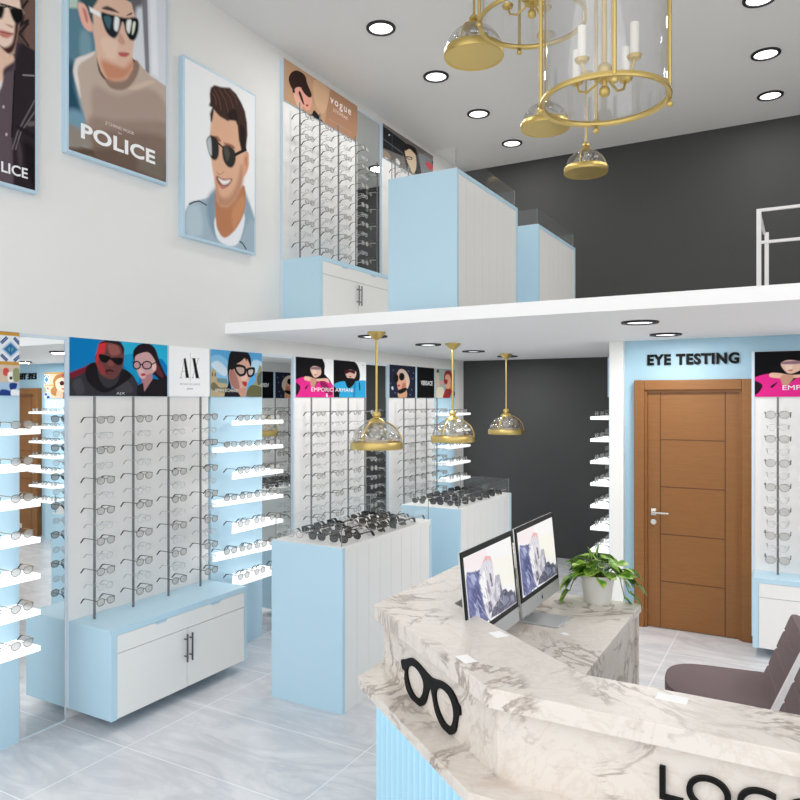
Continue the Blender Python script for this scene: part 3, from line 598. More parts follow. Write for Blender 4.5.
# ------------------------------------------------------------------ the setting
ZC, ZS0, ZS1 = 4.97, 2.465, 2.55
YB = 8.70
def wallbox(name, b, m, label, cat):
    o = MB().box(*b, m).build(name); return struct(o, label, cat)
wallbox('floor', (-4.1, 4.4, -3.5, YB+.2, -.1, 0), FLOOR, 'pale grey veined marble tile floor with white joints', 'floor')
wallbox('wall_left', (-4.1, -3.93, .3, YB+.2, 0, ZC), WALLW, 'tall white left wall carrying posters and displays', 'wall')
wallbox('wall_back', (-3.93, 4.2, YB, YB+.2, 0, ZC), DARK, 'charcoal grey back wall on both storeys', 'wall')
wallbox('wall_right', (4.2, 4.4, 2.0, YB+.2, 0, ZC), WALLW, 'white right wall of the shop', 'wall')
wallbox('ceiling', (-4.1, 4.4, 1.2, YB+.2, ZC, ZC+.1), CEILW, 'grey white upper ceiling with downlights', 'ceiling')
wallbox('floor_mezzanine', (-3.93, 4.2, 4.21, YB, ZS0, ZS1), SLABW, 'thin white mezzanine slab crossing the shop', 'mezzanine')
wallbox('wall_partition_front', (-1.37, 4.2, 6.47, 6.57, 0, ZS0), BLUEW, 'light blue wall of the eye testing room', 'wall')
wallbox('wall_partition_side', (-1.49, -1.37, 6.40, YB, 0, ZS0), WHITE, 'white end of the eye testing room side wall', 'wall')

def rounded(x0, x1, z0, z1): return [(x0, z0), (x1, z0), (x1, z1), (x0, z1)]
def door(name, x0, label):
    W, H, Y = .927, 2.12, 6.47
    r = bpy.data.objects.new(name, None); C.objects.link(r); r.location = (x0, Y, 0); struct(r, label, 'door')
    f = MB(); fw = .085
    for a, b, c, d in ((0, fw, 0, H), (W-fw, W, 0, H), (fw, W-fw, H-fw, H)): f.box(a, b, -.075, 0, c, d, WOOD, .006)
    s = .02
    for a, b, c, d in ((fw, fw+s, 0, H-fw), (W-fw-s, W-fw, 0, H-fw), (fw+s, W-fw-s, H-fw-s, H-fw)): f.box(a, b, -.05, 0, c, d, WOOD)
    f.build('door_frame', r)
    l = MB(); a, b, t = fw+s, W-fw-s, H-fw-s
    l.box(a, b, -.024, 0, .006, t, WOOD)
    gx0, gx1 = a+.105, b-.105; g = .004
    for gx in (gx0, gx1): l.box(gx-g, gx+g, -.0255, -.02, .006, t, WOODD)
    for k in range(1, 5): l.box(gx0, gx1, -.0255, -.02, t*k/5-g, t*k/5+g, WOODD)
    l.build('door_leaf', r)
    h = MB(); hx, hz = a+.05, .99
    h.box(hx-.022, hx+.022, -.032, -.024, hz-.03, hz+.03, CHROME, .003)
    h.tube([(hx, -.03, hz), (hx, -.075, hz), (hx+.03, -.08, hz), (hx+.13, -.08, hz)], .009, CHROME)
    tag(h.build('door_handle', r, True), 'chrome lever handle')
    k = MB(); k.tube([(hx, -.024, hz-.085), (hx, -.034, hz-.085)], .024, CHROME, 16); tag(k.build('door_lock', r, True), 'round chrome lock rose')
    return r
door('door_1', -1.28, 'brown oak door with four horizontal grooves under the sign')
door('door_2', 1.72, 'second brown oak door seen in the left mirror')
def sign(x0, x1, z0, z1, y, label):
    vs, fs = unit_text('EYE TESTING', .045, 1.14); m = MB(); n = len(vs)
    a = [(x0+(x1-x0)*p, y, z0+(z1-z0)*q) for p, q in vs]; b = [(p[0], y-.018, p[2]) for p in a]
    ed = {}
    for f in fs:
        for i in range(len(f)):
            e = (f[i], f[(i+1) % len(f)]); ed[e] = ed.get(e, 0)+1
    sides = [(p, q, q+n, p+n) for (p, q) in ed if (q, p) not in ed]
    m.add(a+b, [tuple(f)[::-1] for f in fs]+[tuple(i+n for i in f) for f in fs]+sides, BLKSIGN)
    return tag(m.build('wall_sign'), label, 'sign')
sign(-1.18, -.46, 2.248, 2.342, 6.47, 'black raised letters EYE TESTING on light blue wall above the oak door')
sign(1.84, 2.56, 2.248, 2.342, 6.47, 'black raised letters EYE TESTING, above the door seen in left mirror')

# ------------------------------------------------------------------ mirrors
def mirror(y0, y1, z0, label):
    r = thing('wall_mirror', label, 'mirror', (-3.93, y0, z0), 0, 'mirrors between the wall displays')
    w = y1-y0; H = 2.333; g = MB().box(.004, .018, .008, w-.008, 0.01, H-.02, MIRROR).build('mirror_glass', r)
    f = MB()
    for a, b, c, d in ((0, .008, 0, H), (w-.008, w, 0, H), (.008, w-.008, H-.02, H), (.008, w-.008, 0, .01)): f.box(0, .022, a, b, c, d, ETRIM)
    tag(f.build('mirror_frame', r), 'pale blue frame')
mirror(2.503, 2.809, 0, 'tall narrow mirror left of the lower display under the two-model poster')
mirror(4.612, 5.02, 0, 'tall mirror right of the lit shelves, showing a reflected blonde model')
mirror(6.228, 6.672, 0, 'narrow dark-looking mirror behind the pendant, between two lower rod displays')
mirror(6.063, 6.534, ZS1, 'upstairs mirror right of the tan poster display')

# ------------------------------------------------------------------ spectacles
def specs(name, cat, fm, lm, r, tip, temple, shape, parts=True, rect=1.0, lensall=True):
    root = None
    def rim(s):
        pts = []
        for k in range(16):
            a = 2*PI*k/16; ca, sa = math.cos(a), math.sin(a); e = shape
            yy = .0275*math.copysign(abs(ca)**e, ca); zz = .0215*rect*math.copysign(abs(sa)**e, sa)
            if zz < 0: yy *= 1-.12*abs(sa)
            pts.append((0, s*.0355+yy, .0235+zz))
        return pts
    f = MB()
    for s in (-1, 1): f.tube(rim(s), r, fm, 5, True)
    f.tube([(0, -.009, .031), (.002, 0, .034), (0, .009, .031)], r*1.1, fm, 5)
    for s in (-1, 1): f.tube([(0, s*.062, .036), (-.006, s*.069, .038)], r*1.3, fm, 5)
    lens = []
    for s in (-1, 1):
        l = MB() if parts else f; p = rim(s); l.add(p, [tuple(range(16))], lm); lens.append(l)
    tem = []
    for s in (-1, 1):
        t = MB() if parts else f; y = s*.069
        t.tube([(-.004, y, .038), (-.06, y*1.01, .039), (-.1, y, .038)], r*1.2, temple, 5)
        t.tube([(-.1, y, .038), (-.118, y*.98, .034), (-.145, y*.95, .006)], [r*1.4, r*2.3, r*2.0], tip, 5); tem.append(t)
    if parts:
        root = thing(name, None, cat); f.build('spectacle_frame', root, True)
        for l in lens: l.build('lens', root)
        for t in tem: t.build('temple_arm', root, True)
    else: root = tag(f.build(name, None, True), None, cat)
    return root
STORE = Vector((0, 0, -50))
PRO = {}
PRO['sun'] = specs('sunglasses', 'sunglasses', GUNM, LENS, .0020, TIP, GUNM, .8)
PRO['sunfar'] = specs('sunglasses', 'sunglasses', GUNM, LENS, .0022, TIP, GUNM, .8, False)
PRO['sunthin'] = specs('sunglasses', 'sunglasses', GWIRE, LENS, .0013, TIP, GUNM, .8, False)
PRO['wirethin'] = specs('eyeglasses', 'eyeglasses', WIRE, CLENS, .0012, WIRE, WIRE, .9, False)
PRO['sungold'] = specs('sunglasses', 'sunglasses', GWIRE, LENS, .0019, TIP, mat('brass temple', (150, 122, 70), .35, .6), .9)
PRO['wire'] = specs('eyeglasses', 'eyeglasses', WIRE, CLENS, .0015, WIRE, WIRE, .9)
PRO['wirefar'] = specs('eyeglasses', 'eyeglasses', WIRE, CLENS, .0018, WIRE, WIRE, .9, False)
PRO['clearfar'] = specs('eyeglasses', 'eyeglasses', GWIRE, LENS, .0021, TIP, GUNM, .85, False)
PRO['black'] = specs('sunglasses', 'sunglasses', BLACK, BLENS, .0042, BLACK, BLACK, .7)
PRO['grey'] = specs('sunglasses', 'sunglasses', GUNM, BLENS, .003, TIP, WIRE, .85)
PRO['pale'] = specs('eyeglasses', 'eyeglasses', WIRE, CLENS, .003, BLACK, WIRE, .8)
reg(None)
USED = set()
def put(kind, loc, rz, label, group, sc=1):
    p = PRO[kind]; o = p if kind not in USED else copy_tree(p); USED.add(kind)
    return place(o, loc, rz, label, group, sc)
ORD = ['top', 'second', 'third', 'fourth', 'fifth', 'sixth', 'bottom']
NTH = ['first', 'second', 'third', 'fourth', 'fifth', 'sixth', 'seventh', 'eighth', 'ninth', 'tenth']
ROWZ = [1.835-.1835*k for k in range(7)]

# ------------------------------------------------------------------ wall display units
def W2(base, rz, x, y, z):
    c, s = math.cos(rz), math.sin(rz)
    return Vector((base[0]+c*x-s*y, base[1]+s*x+c*y, base[2]+z))
def header(base, rz, pics, label, depth=.0):
    """pics: list of (art, y0, width)"""
    r = thing('header_poster', label, 'poster', W2(base, rz, 0, pics[0][1], HZ0), rz, 'header posters above the wall displays')
    w = pics[-1][1]+pics[-1][2]-pics[0][1]
    MB().box(0, .013, 0, w, 0, HZ1-HZ0, BTRIM).build('poster_board', r)
    for a, y, ww in pics: a.build('print', ww, HZ1-HZ0, r, .0135, y-pics[0][1], 0)
    return r
def rod_display(base, rz, nick, pname, main, second, rods=(.11, .403, .70, 1.0), rows=range(7), sc=1.0, back=.03, wide=1.18, skip=(), edge=.022):
    r = thing('wall_display', 'white wall display with four steel eyewear rods under the '+nick, 'display', base, rz, 'rod displays along the walls')
    MB().box(-back, 0, 0, wide, .078, HZ1, PANEL).build('back_panel', r)
    MB().box(-back, .004, -edge, 0, .078, HZ1, ETRIM).build('edge_trim', r)
    for i, y in enumerate(rods):
        m = MB(); m.tube([(.1, y, .606), (.1, y, HZ0-.002)], .008, STEEL, 8)
        for k in rows:
            for dz in ((0, -.092) if (second and k < 6) else (0,)):
                z = ROWZ[k]+dz; m.tube([(.1, y, z-.003), (.2, y, z+.006)], .0022, PEG, 5)
        m.build('rod', r, True)
        for k in rows:
            if (i, k) in skip: continue
            z = ROWZ[k]
            put(main, W2(base, rz, .205, y, z-.028), rz, '%s, %s row, %s rod under the %s' % (pname[0], ORD[k], NTH[i], nick), 'eyewear on the rods', sc)
            if second and k < 6:
                put(second, W2(base, rz, .2, y, z-.12), rz, 'thin %s just below %s row, %s rod under the %s' % (pname[1], ORD[k], NTH[i], nick), 'eyewear on the rods', sc*.86)
    return r
CABPROTO = None
def cabinet(base, rz, label, depth=.39, w=1.165):
    r = thing('display_cabinet', label, 'cabinet', base, rz, 'low cabinets under the rod displays'); X = depth-.012
    MB().box(0.002, X, 0, w, .075, .605, BLUE, .002).build('cabinet_body', r)
    MB().box(0.002, .1, .25, w-.25, 0, .075, GREYF).build('plinth', r)
    lip = MB(); lip.box(X, depth, 0, .042, .075, .605, BLUE); lip.box(X, depth, w-.025, w, .075, .605, BLUE); lip.box(X, depth, .042, w-.025, .568, .605, BLUE); lip.build('face_frame', r)
    a, b = .044, w-.027
    d = MB().box(X, depth-.001, a, b, .462, .566, WHITE).build('drawer', r)
    for c in (a+(b-a)*.3, a+(b-a)*.74):
        p = MB(); pts = [(c-.05, .566), (c-.035, .552), (c+.035, .552), (c+.05, .566)]
        p.add([(depth+.0005, y, z) for y, z in pts]+[(depth-.003, y, z) for y, z in pts], [(0, 1, 2, 3), (7, 6, 5, 4), (0, 4, 5, 1), (1, 5, 6, 2), (2, 6, 7, 3), (3, 7, 4, 0)], BTRIM); p.build('finger_pull', d)
    mid = (a+b)/2
    for y0, y1, hy in ((a, mid-.002, mid-.022), (mid+.002, b, mid+.022)):
        dr = MB().box(X, depth-.001, y0, y1, .078, .458, WHITE).build('door', r)
        h = MB(); h.tube([(depth+.025, hy, .25), (depth+.025, hy, .43)], .006, HANDLE, 8)
        for z in (.285, .395): h.tube([(depth-.002, hy, z), (depth+.025, hy, z)], .005, HANDLE, 6)
        tag(h.build('handle', dr, True), 'dark steel bar handle')
    return r
def shelf_display(base, rz, nick, w, depth, kind, counts, pics_label, wedge=True, back=.03, ztop=1.79, h=HZ1, ys=None):
    r = thing('shelf_display', 'light blue wall panel with seven lit white shelves under the '+nick, 'display', base, rz, 'lit shelf displays along the walls')
    MB().box(-back, 0, 0, w, 0, h, BLUE).build('back_panel', r)
    for k in range(7):
        z = ztop-.2*k
        if wedge and k % 2 == 1: pts = [(.001, .015), (.115, -.10), (.13, -.10), (depth, w-.01), (.001, w-.01)]
        elif wedge: pts = [(.001, .24), (depth, -.02), (depth, w-.01), (.001, w-.01)]
        else: pts = [(.001, .015), (depth, .015), (depth, w-.01), (.001, w-.01)]
        MB().prism(pts, z-.028, z, SHELF).build('shelf', r)
        n = counts[k % len(counts)]
        for j in range(n):
            y = w*(j+.5)/n if not wedge else (.15+(w-.22)*j/max(1, n-1) if k % 2 == 0 else .062+.147*j)
            if ys: y = ys[j]
            x = depth-.035; rr = rz
            if wedge and k % 2 == 1: x = .13+(depth-.13)*(y+.10)/(w+.09)-.012; rr = rz-.1
            put(kind, W2(base, rz, x, y, z+.0015), rr, 'sunglasses on %s lit shelf under the %s, %s from left' % (ORD[k], nick, NTH[j]), 'eyewear on the lit shelves')
    return r
LX = -3.90
bA = (LX, 2.815, 0); bA2 = (LX, 4.02, 0); bZ = (LX, 1.90, 0); bB = (LX, 5.045, 0); bC = (LX, 6.68, 0); bC2 = (LX, 7.785, 0)
bV = (LX, 4.88, ZS1); bS = (LX, 6.54, ZS1)
sg = ('grey-lensed sunglasses', 'clear eyeglasses'); eg = ('grey eyeglasses', 'clear eyeglasses')
rod_display(bA, 0, 'two-model poster', sg, 'sun', 'wire', edge=.005)
header(bA, 0, [(AXA, 0, .77), (AXB, .785, .395)], 'wide header poster of two models in black on blue with A|X panel')
cabinet(bA, 0, 'light blue and white cabinet under the two-model poster, nearest on the left')
shelf_display(bA2, 0, 'city poster', .588, .23, 'sun', (3, 4), '')
header(bA2, 0, [(AXC, -.012, .584)], 'square header poster of a model in black glasses before city buildings')
shelf_display(bZ, 0, 'blue tile poster', .60, .215, 'sungold', (3,), '', wedge=False, ys=(.13, .32, .505))
header(bZ, 0, [(TIL, .012, .585)], 'header poster with blue diamond tile at the left edge of the photo')
rod_display(bB, 0, 'pink poster', eg, 'clearfar', 'wirefar')
header(bB, 0, [(EMP, 0, 1.155)], 'header poster of two models in pink and turquoise jackets, lower left wall')
cabinet(bB, 0, 'light blue and white cabinet under the pink and turquoise poster')
rod_display(bC, 0, 'blonde model poster', eg, 'clearfar', 'wirefar', rods=(.16, .43, .70, .97), wide=1.1, edge=.004)
header(bC, 0, [(VRA, 0, .59), (VRB, .63, .44)], 'header poster of blonde model in round sunglasses beside black VERSACE panel')
cabinet(bC, 0, 'light blue and white cabinet under the blonde model poster', w=1.09)
shelf_display(bC2, 0, 'red-haired model poster', .588, .22, 'sunfar', (3,), '', wedge=False)
header(bC2, 0, [(VRC, -.01, .565)], 'small header poster of a red-haired model by the charcoal wall')
rod_display(bV, 0, 'tan upstairs poster', eg, 'clearfar', 'wirefar', edge=.003)
VOGB = (LX, 4.88, ZS1)
header(VOGB, 0, [(VOG, 0, 1.16)], 'tan upstairs header poster of a curly-haired model with the word vogue')
cabinet(bV, 0, 'upstairs light blue and white cabinet under the tan poster')
rod_display(bS, 0, 'upstairs shopfront poster', eg, 'clearfar', None, rows=range(0, 7), edge=.003, skip=[(i, k) for i in (1, 2, 3) for k in range(2, 7)])
header(bS, 0, [(SHP, 0, 1.18)], 'upstairs header poster of a long-haired model before a dark shopfront')
# eye testing wall and its side
bD = (-.34, 6.34, 0); RD = -PI/2
rod_display(bD, RD, 'poster by the door', sg, 'sunthin', 'wirethin', rods=(.165, .45, .74, 1.03), sc=1.3, back=.13)
EMD = EMP
header(bD, RD, [(EMD, 0, 1.0)], 'header poster of a model in pink jacket right of the oak door')
cabinet(bD, RD, 'light blue and white cabinet right of the oak door', depth=.28)
bD2 = (.86, 6.34, 0)
shelf_display(bD2, RD, 'mirrored tile poster', .60, .25, 'sunfar', (3,), '', wedge=False, back=.13)
header(bD2, RD, [(TIL, .012, .585)], 'header poster of a woman and blue tile, seen in the left mirror')
bE = (-1.52, 8.30, 0); RE = PI
rod_display(bE, RE, 'hidden blonde poster', eg, 'clearfar', None)
header(bE, RE, [(VRA, 0, .59), (VRB, .63, .44)], 'header poster of blonde model seen only in the mirror')
bE2 = (-1.52, 7.115, 0)
shelf_display(bE2, RE, 'hidden white wall end poster', .60, .17, 'sunfar', (3,), '', wedge=False, ztop=1.80)
header(bE2, RE, [(VRC, 0.007, .586)], 'header poster on the hidden side of the white wall end')

# ------------------------------------------------------------------ big posters upstairs
def big_poster(a, Y0, Z0, label):
    r = thing('wall_poster', label, 'poster', (-3.93, Y0, Z0), 0, 'large blue-edged posters high on the left wall')
    f = MB(); e = .018
    f.box(0, .044, -e, a.W+e, -e, a.H+e, BTRIM, .004); f.build('poster_frame', r)
    a.build('print', a.W, a.H, r, .0445, 0, 0)
big_poster(P1, 1.83, 3.165, 'large poster of a man in a dark leather jacket, cut by photo edge')
big_poster(P2, 2.811, 3.471, 'large POLICE poster of a man in a beige jumper and black sunglasses')
big_poster(P3, 3.748, 3.145, 'large white poster of a smiling man in denim jacket and sunglasses')

# ------------------------------------------------------------------ island counters
def island(x0, y0, z, label, gl, upper=False):
    w, L, H = .56, 1.225, 1.03
    r = thing('island_counter', label, 'counter', (x0, y0, z), 0, 'free-standing blue and white counters')
    MB().box(.02, w-.012, .028, L-.028, 0, H-.03, WHITE).build('counter_body', r)
    for y in (0, L-.028): MB().box(0, w, y, y+.028, 0, H-.0, BLUE).build('end_panel', r)
    MB().box(.0, w, .028, L-.028, H-.03, H, BLUE if upper else WHITE).build('counter_top', r)
    MB().box(.004, w-.004, .004, L-.004, H, H+.003, WHITE).build('top_sheet', r)
    n = 8; s = (L-.056)/n
    m = MB()
    for k in range(n): m.box(w-.012, w-.006, .028+k*s+.0012, .028+(k+1)*s-.0012, 0, H-.03, WHITE)
    m.build('slat_panel', r)
    g = .145; t = .004; e = .02
    for a in ((e, w-e, e, e+t), (e, w-e, L-e-t, L-e), (e, e+t, e+t, L-e-t), (w-e-t, w-e, e+t, L-e-t)):
        MB().box(*a, H+.003, H+.003+g, GLASS).build('glass_guard', r)
    ed = MB()
    for x in (e, w-e):
        for y in (e, L-e): ed.box(x-.002, x+.002, y-.002, y+.002, H+.003, H+.003+g, EDGEG)
    ed.build('glass_edge', r)
    return r
EDGEG = mat('polished glass edge', (130, 140, 142), .2)
island(-3.05, 3.70, 0, 'light blue and white counter heaped with sunglasses, nearest on the ground floor', 1)
island(-3.08, 5.50, 0, 'light blue and white counter heaped with sunglasses, farther on the ground floor', 1)
island(-2.68, 4.585, ZS1, 'upstairs light blue counter with glass guard, nearest the slab edge', 0, True)
island(-2.70, 6.42, ZS1, 'upstairs light blue counter with glass guard, farther and partly hidden', 0, True)
rnd = random.Random(3)
for (x0, y0, nick) in ((-3.05, 3.70, 'nearest'), (-3.08, 5.50, 'farther')):
    for j in range(7):
        for i in range(3):
            kind = ['grey', 'black', 'black'][rnd.randrange(3)] if (i+j) % 4 else 'pale'
            if nick == 'farther' and kind == 'pale': kind = 'grey'
            word = {'black': 'black sunglasses', 'grey': 'grey metal sunglasses', 'pale': 'pale eyeglasses with black tips'}[kind]
            put(kind, (x0+.105+i*.175+rnd.uniform(-.006, .006), y0+.12+j*.153+rnd.uniform(-.003, .003), 1.0345+(.0042 if kind == 'black' else .003)-.0019), -PI/2+rnd.uniform(-.1, .1),
                '%s on %s ground-floor counter, %s row from front, %s from left' % (word, nick, NTH[j], NTH[i]), 'eyewear heaped on the counters', 1.0)

# ------------------------------------------------------------------ reception desk
def add_text_part(root): pass
desk = thing('reception_desk', 'L-shaped beige marble reception desk with cut corner and fluted light blue base', 'desk', (-.4, 2.3, 0))
OFF = Vector((-.4, 2.3))
def pl(pts): return [(x-OFF.x, y-OFF.y) for x, y in pts]
XE = 1.3
MB().prism(pl([(-1.557, 2.548), (-.813, 1.975), (XE, 1.975), (XE, 2.22), (-.594, 2.22), (-1.273, 2.73), (-1.273, 4.06), (-1.557, 4.06)]), 1.04, 1.10, MARBLE, .003).build('ledge', desk)
MB().prism(pl([(-1.52, 4.03), (-1.52, 2.57), (-.799, 2.015), (XE, 2.015), (XE, 2.065), (-.782, 2.065), (-1.47, 2.595), (-1.47, 4.03)]), .82, 1.04, MARBLE).build('front_panel', desk)
MB().prism(pl([(-1.59, 4.03), (-1.59, 2.474), (-.845, 1.9), (XE, 1.9), (XE, 2.065), (-.782, 2.065), (-1.47, 2.595), (-1.47, 4.03)]), .78, .82, MARBLE, .002).build('lower_lip', desk)
MB().prism(pl([(-1.468, 3.94), (-1.468, 2.60), (-.78, 2.068), (XE, 2.068), (XE, 2.66), (-.75, 2.66), (-.75, 3.94)]), .83, .87, MARBLE, .002).build('worktop', desk)
MB().box(-1.46-OFF.x, -.762-OFF.x, 3.90-OFF.y, 3.938-OFF.y, 0, .83, MARBLE).build('end_panel', desk)
MB().box(-.80-OFF.x, -.775-OFF.x, 2.72-OFF.y, 3.90-OFF.y, 0, .83, MARBLE).build('side_panel', desk)
def flutes(a, b, n):
    a, b = Vector(a), Vector(b); d = b-a; L = d.length; d /= L; nn = Vector((d.y, -d.x)); out = []
    for k in range(n):
        for q in range(7):
            t = q/6; w = L/n
            out.append(tuple(a+d*(w*(k+.06+.88*t))+nn*(.026*math.sin(PI*t)-.012)))
    return out
P0, Pa, Pb, P1_ = (-1.5, 4.0), (-1.5, 2.48), (-.85, 1.98), (XE, 1.98)
pts = flutes(P0, Pa, 30)+flutes(Pa, Pb, 16)+flutes(Pb, P1_, 42)+[(XE, 2.06), (-.78, 2.06), (-1.42, 2.53), (-1.42, 4.0)]
MB().prism(pl(pts), 0.0, .78, FLUTE).build('fluted_base', desk)
tag(MB().prism(pl([(-1.56, 3.9), (-1.56, 2.49), (-.84, 1.935), (XE, 1.935), (XE, 1.945), (-.835, 1.945), (-1.55, 2.497), (-1.55, 3.9)]), .774, .7798, LED).build('light_strip', desk), 'glowing strip under the lip')
# emblem on the cut corner
ca, cb = Vector((-1.52, 2.57)), Vector((-.799, 2.015)); cd = (cb-ca).normalized(); cn = Vector((cd.y, -cd.x))
def chamf(px, py):
    d = ray(360+px/3.636, 580+py/3.636); t = (ca.dot(cn))/(d.x*cn.x+d.y*cn.y)
    p = Vector((d.x*t, d.y*t)); return ((p-ca).dot(cd), EYE+d.z*t)
outer = [(155, 290), (160, 322), (168, 330), (168, 362), (176, 400), (196, 435), (225, 458), (243, 442), (254, 402), (262, 392), (268, 420), (280, 480), (302, 530), (330, 560), (352, 550), (361, 497), (370, 490), (368, 462), (360, 448), (352, 425), (332, 392), (302, 368), (266, 355), (243, 332), (215, 300), (190, 282), (168, 288)]
h1 = [(179, 318), (198, 312), (220, 334), (236, 372), (233, 412), (218, 430), (200, 415), (185, 382), (177, 346)]
h2 = [(282, 402), (300, 393), (325, 415), (341, 452), (346, 496), (336, 530), (315, 520), (294, 480), (282, 436)]
loops = [smooth_loop([chamf(*p) for p in l], 3) for l in (outer, h1, h2)]
vs, fs = fill_loops(loops, .004)
emb = MB().add([(ca.x+cd.x*x+cn.x*(.004+z)-OFF.x, ca.y+cd.y*x+cn.y*(.004+z)-OFF.y, y) for x, y, z in vs], fs, BLKSIGN).build('spectacles_emblem', desk)
tag(emb, 'large black spectacles emblem on the cut corner')
cu = bpy.data.curves.new('t', 'FONT'); cu.body = 'LOGO'; cu.extrude = .03; cu.offset = -.0
vs, fs = curve_geo(cu); x0 = min(p[0] for p in vs); x1 = max(p[0] for p in vs); y1 = max(p[1] for p in vs); y0 = min(p[1] for p in vs); z0 = min(p[2] for p in vs); z1 = max(p[2] for p in vs)
lw, lh = .40, .088; lx, lz = -.335, .889
lt = MB().add([(lx+(p[0]-x0)/(x1-x0)*lw-OFF.x, 2.015-.014*(p[2]-z0)/(z1-z0)-OFF.y, lz+(p[1]-y0)/(y1-y0)*lh) for p in vs], fs, BLKSIGN).build('desk_lettering', desk)
tag(lt, 'black raised letters LOGO')

# ------------------------------------------------------------------ monitors
def monitor(y0, y1, label):
    w = y1-y0; zb, zt = .955, 1.36
    r = thing('computer_monitor', label, 'monitor', (-1.11, (y0+y1)/2, .87), 0, 'monitors on the desk')
    Z = zb-.87; T = zt-.87; h = w/2
    MB().box(-.012, -.004, -h, h, Z, T, ALU, .003).build('monitor_body', r)
    bz = MB(); c0 = Z+.062; bz.box(-.006, .001, -h, h, c0, T, BLACK, .0025); tag(bz.build('screen_bezel', r), 'black screen border')
    WALLP.build('screen', w-.04, T-c0-.046, r, .0014, -h+.02, c0+.023, SCREEN)
    MB().box(-.006, .0005, -h, h, Z, c0, ALU, .002).build('chin', r)
    lg = MB(); q = smooth_loop([(.0, -.010), (.006, -.011), (.010, -.003), (.006, .004), (.0105, .008), (.004, .009), (0, .007), (-.005, .010), (-.010, .005), (-.009, -.004), (-.005, -.011)], 3)
    lg.add([(.0012, a, Z+.03+b) for a, b in q], [tuple(range(len(q)))], BLACK); q = smooth_loop([(0, .011), (.001, .017), (.006, .019), (.005, .013)], 3)
    lg.add([(.0012, a, Z+.03+b) for a, b in q], [tuple(range(len(q)))], BLACK); tag(lg.build('chin_logo', r), 'small black bitten fruit mark')
    for ch in [o for o in bpy.data.objects if o.parent == r]: ch.rotation_euler = (0, -.1, 0)
    s = MB(); s.box(-.10, .10, -.095, .095, 0, .008, ALU, .003)
    bm = MB(); s.add([(-.09, -.08, .008), (-.08, -.08, .008), (-.09, .08, .008), (-.08, .08, .008), (-.04, -.08, Z+.12), (-.028, -.08, Z+.12), (-.04, .08, Z+.12), (-.028, .08, Z+.12)], [(0, 2, 3, 1), (0, 1, 5, 4), (2, 6, 7, 3), (0, 4, 6, 2), (1, 3, 7, 5), (4, 5, 7, 6)], ALU)
    s.build('stand', r)
monitor(2.535, 3.09, 'silver computer monitor with mountain picture, nearer of the desk pair')
monitor(3.135, 3.70, 'silver computer monitor with mountain picture, beside the potted plant')
# cards lying on the desk
def card(x, y, z, a, w, d, label):
    o = MB().box(-w/2, w/2, -d/2, d/2, 0, .0012, CARD).build('paper_card'); o.location = (x, y, z); o.rotation_euler = (0, 0, a)
    tag(o, label, 'card', 'white cards on the desk')
def onz(px, py, z): d = ray(px, py); t = (z-EYE)/d.z; return d.x*t, d.y*t
card(*onz(466, 659, 1.10), 1.10, -.66, .07, .045, 'small white card on the cut corner of desk ledge')
card(*onz(498.5, 634.5, 1.10), 1.10, -.66, .06, .05, 'small white card at the ledge edge below the nearer monitor')
card(*onz(672, 698.5, 1.10), 1.10, 0, .085, .05, 'small white card on the front ledge near the chairs')
card(*onz(565, 634, .87), .87, -.5, .035, .025, 'tiny white card on the worktop before the farther monitor')

# ------------------------------------------------------------------ potted plant
pr = thing('potted_plant', 'trailing green plant in a white pot on the end of the marble desk', 'plant', (-.962, 3.862, .87))
MB().lathe([(1e-4, 0), (.066, 0), (.07, .006), (.089, .148), (.09, .152), (.084, .152), (.08, .13), (1e-4, .13)], POT, 40).build('pot', pr, True)
MB().lathe([(1e-4, .134), (.04, .135), (.0795, .131)], SOIL, 24).build('soil', pr)
rl = random.Random(11); lf = MB(); stm = MB()
def leaf(base, d, L, droop, roll):
    d = Vector(d).normalized(); side = d.cross(Vector((0, 0, 1)));
    if side.length < .1: side = Vector((1, 0, 0))
    side.normalize(); up = side.cross(d); side = (side*math.cos(roll)+up*math.sin(roll)); up = side.cross(d)
    n = 7; vs = []; wd = [.05, .62, .95, 1.0, .82, .46, .02]
    for k in range(n):
        t = k/(n-1); c = Vector(base)+d*(L*t)+Vector((0, 0, -droop*t*t*L)); w = L*.46*wd[k]
        vs += [c-side*w+up*w*.28, c, c+side*w+up*w*.28]
    fs = []
    for k in range(n-1):
        for q in range(2): a = k*3+q; fs.append((a, a+1, a+4, a+3))
    lf.add(vs, fs, LEAF)
for k in range(52):
    a = rl.uniform(0, 2*PI); rr = rl.uniform(.02, .13); z = .15+rl.uniform(.0, .13)*(1-rr/.2)
    b = (rr*math.cos(a), rr*math.sin(a), z); stm.tube([(rr*.3*math.cos(a), rr*.3*math.sin(a), .13), (rr*.7*math.cos(a), rr*.7*math.sin(a), z+.01), b], .0022, STEM, 5)
    leaf(b, (math.cos(a+rl.uniform(-.5, .5)), math.sin(a+rl.uniform(-.5, .5)), rl.uniform(-.2, .5)), rl.uniform(.06, .085), rl.uniform(.1, .6), rl.uniform(-.5, .5))
def trail(dx, dy, zz):
    P = [Vector((0, 0, .14)), Vector((dx*.45, dy*.45, .19)), Vector((dx*.8, dy*.8, .14)), Vector((dx, dy, zz))]; stm.tube(P, .0025, STEM, 5)
    for p in P[1:]:
        for s in (-1, 1): leaf(p, (dx*4+s*.5*dy*4, dy*4-s*.5*dx*4, -.35), rl.uniform(.06, .08), .5, s*.4)
trail(.15, .075, .05); trail(.17, .10, .10); trail(.13, .06, .02); trail(-.13, -.07, .06); trail(.15, .1, .17); trail(-.13, -.06, .13)
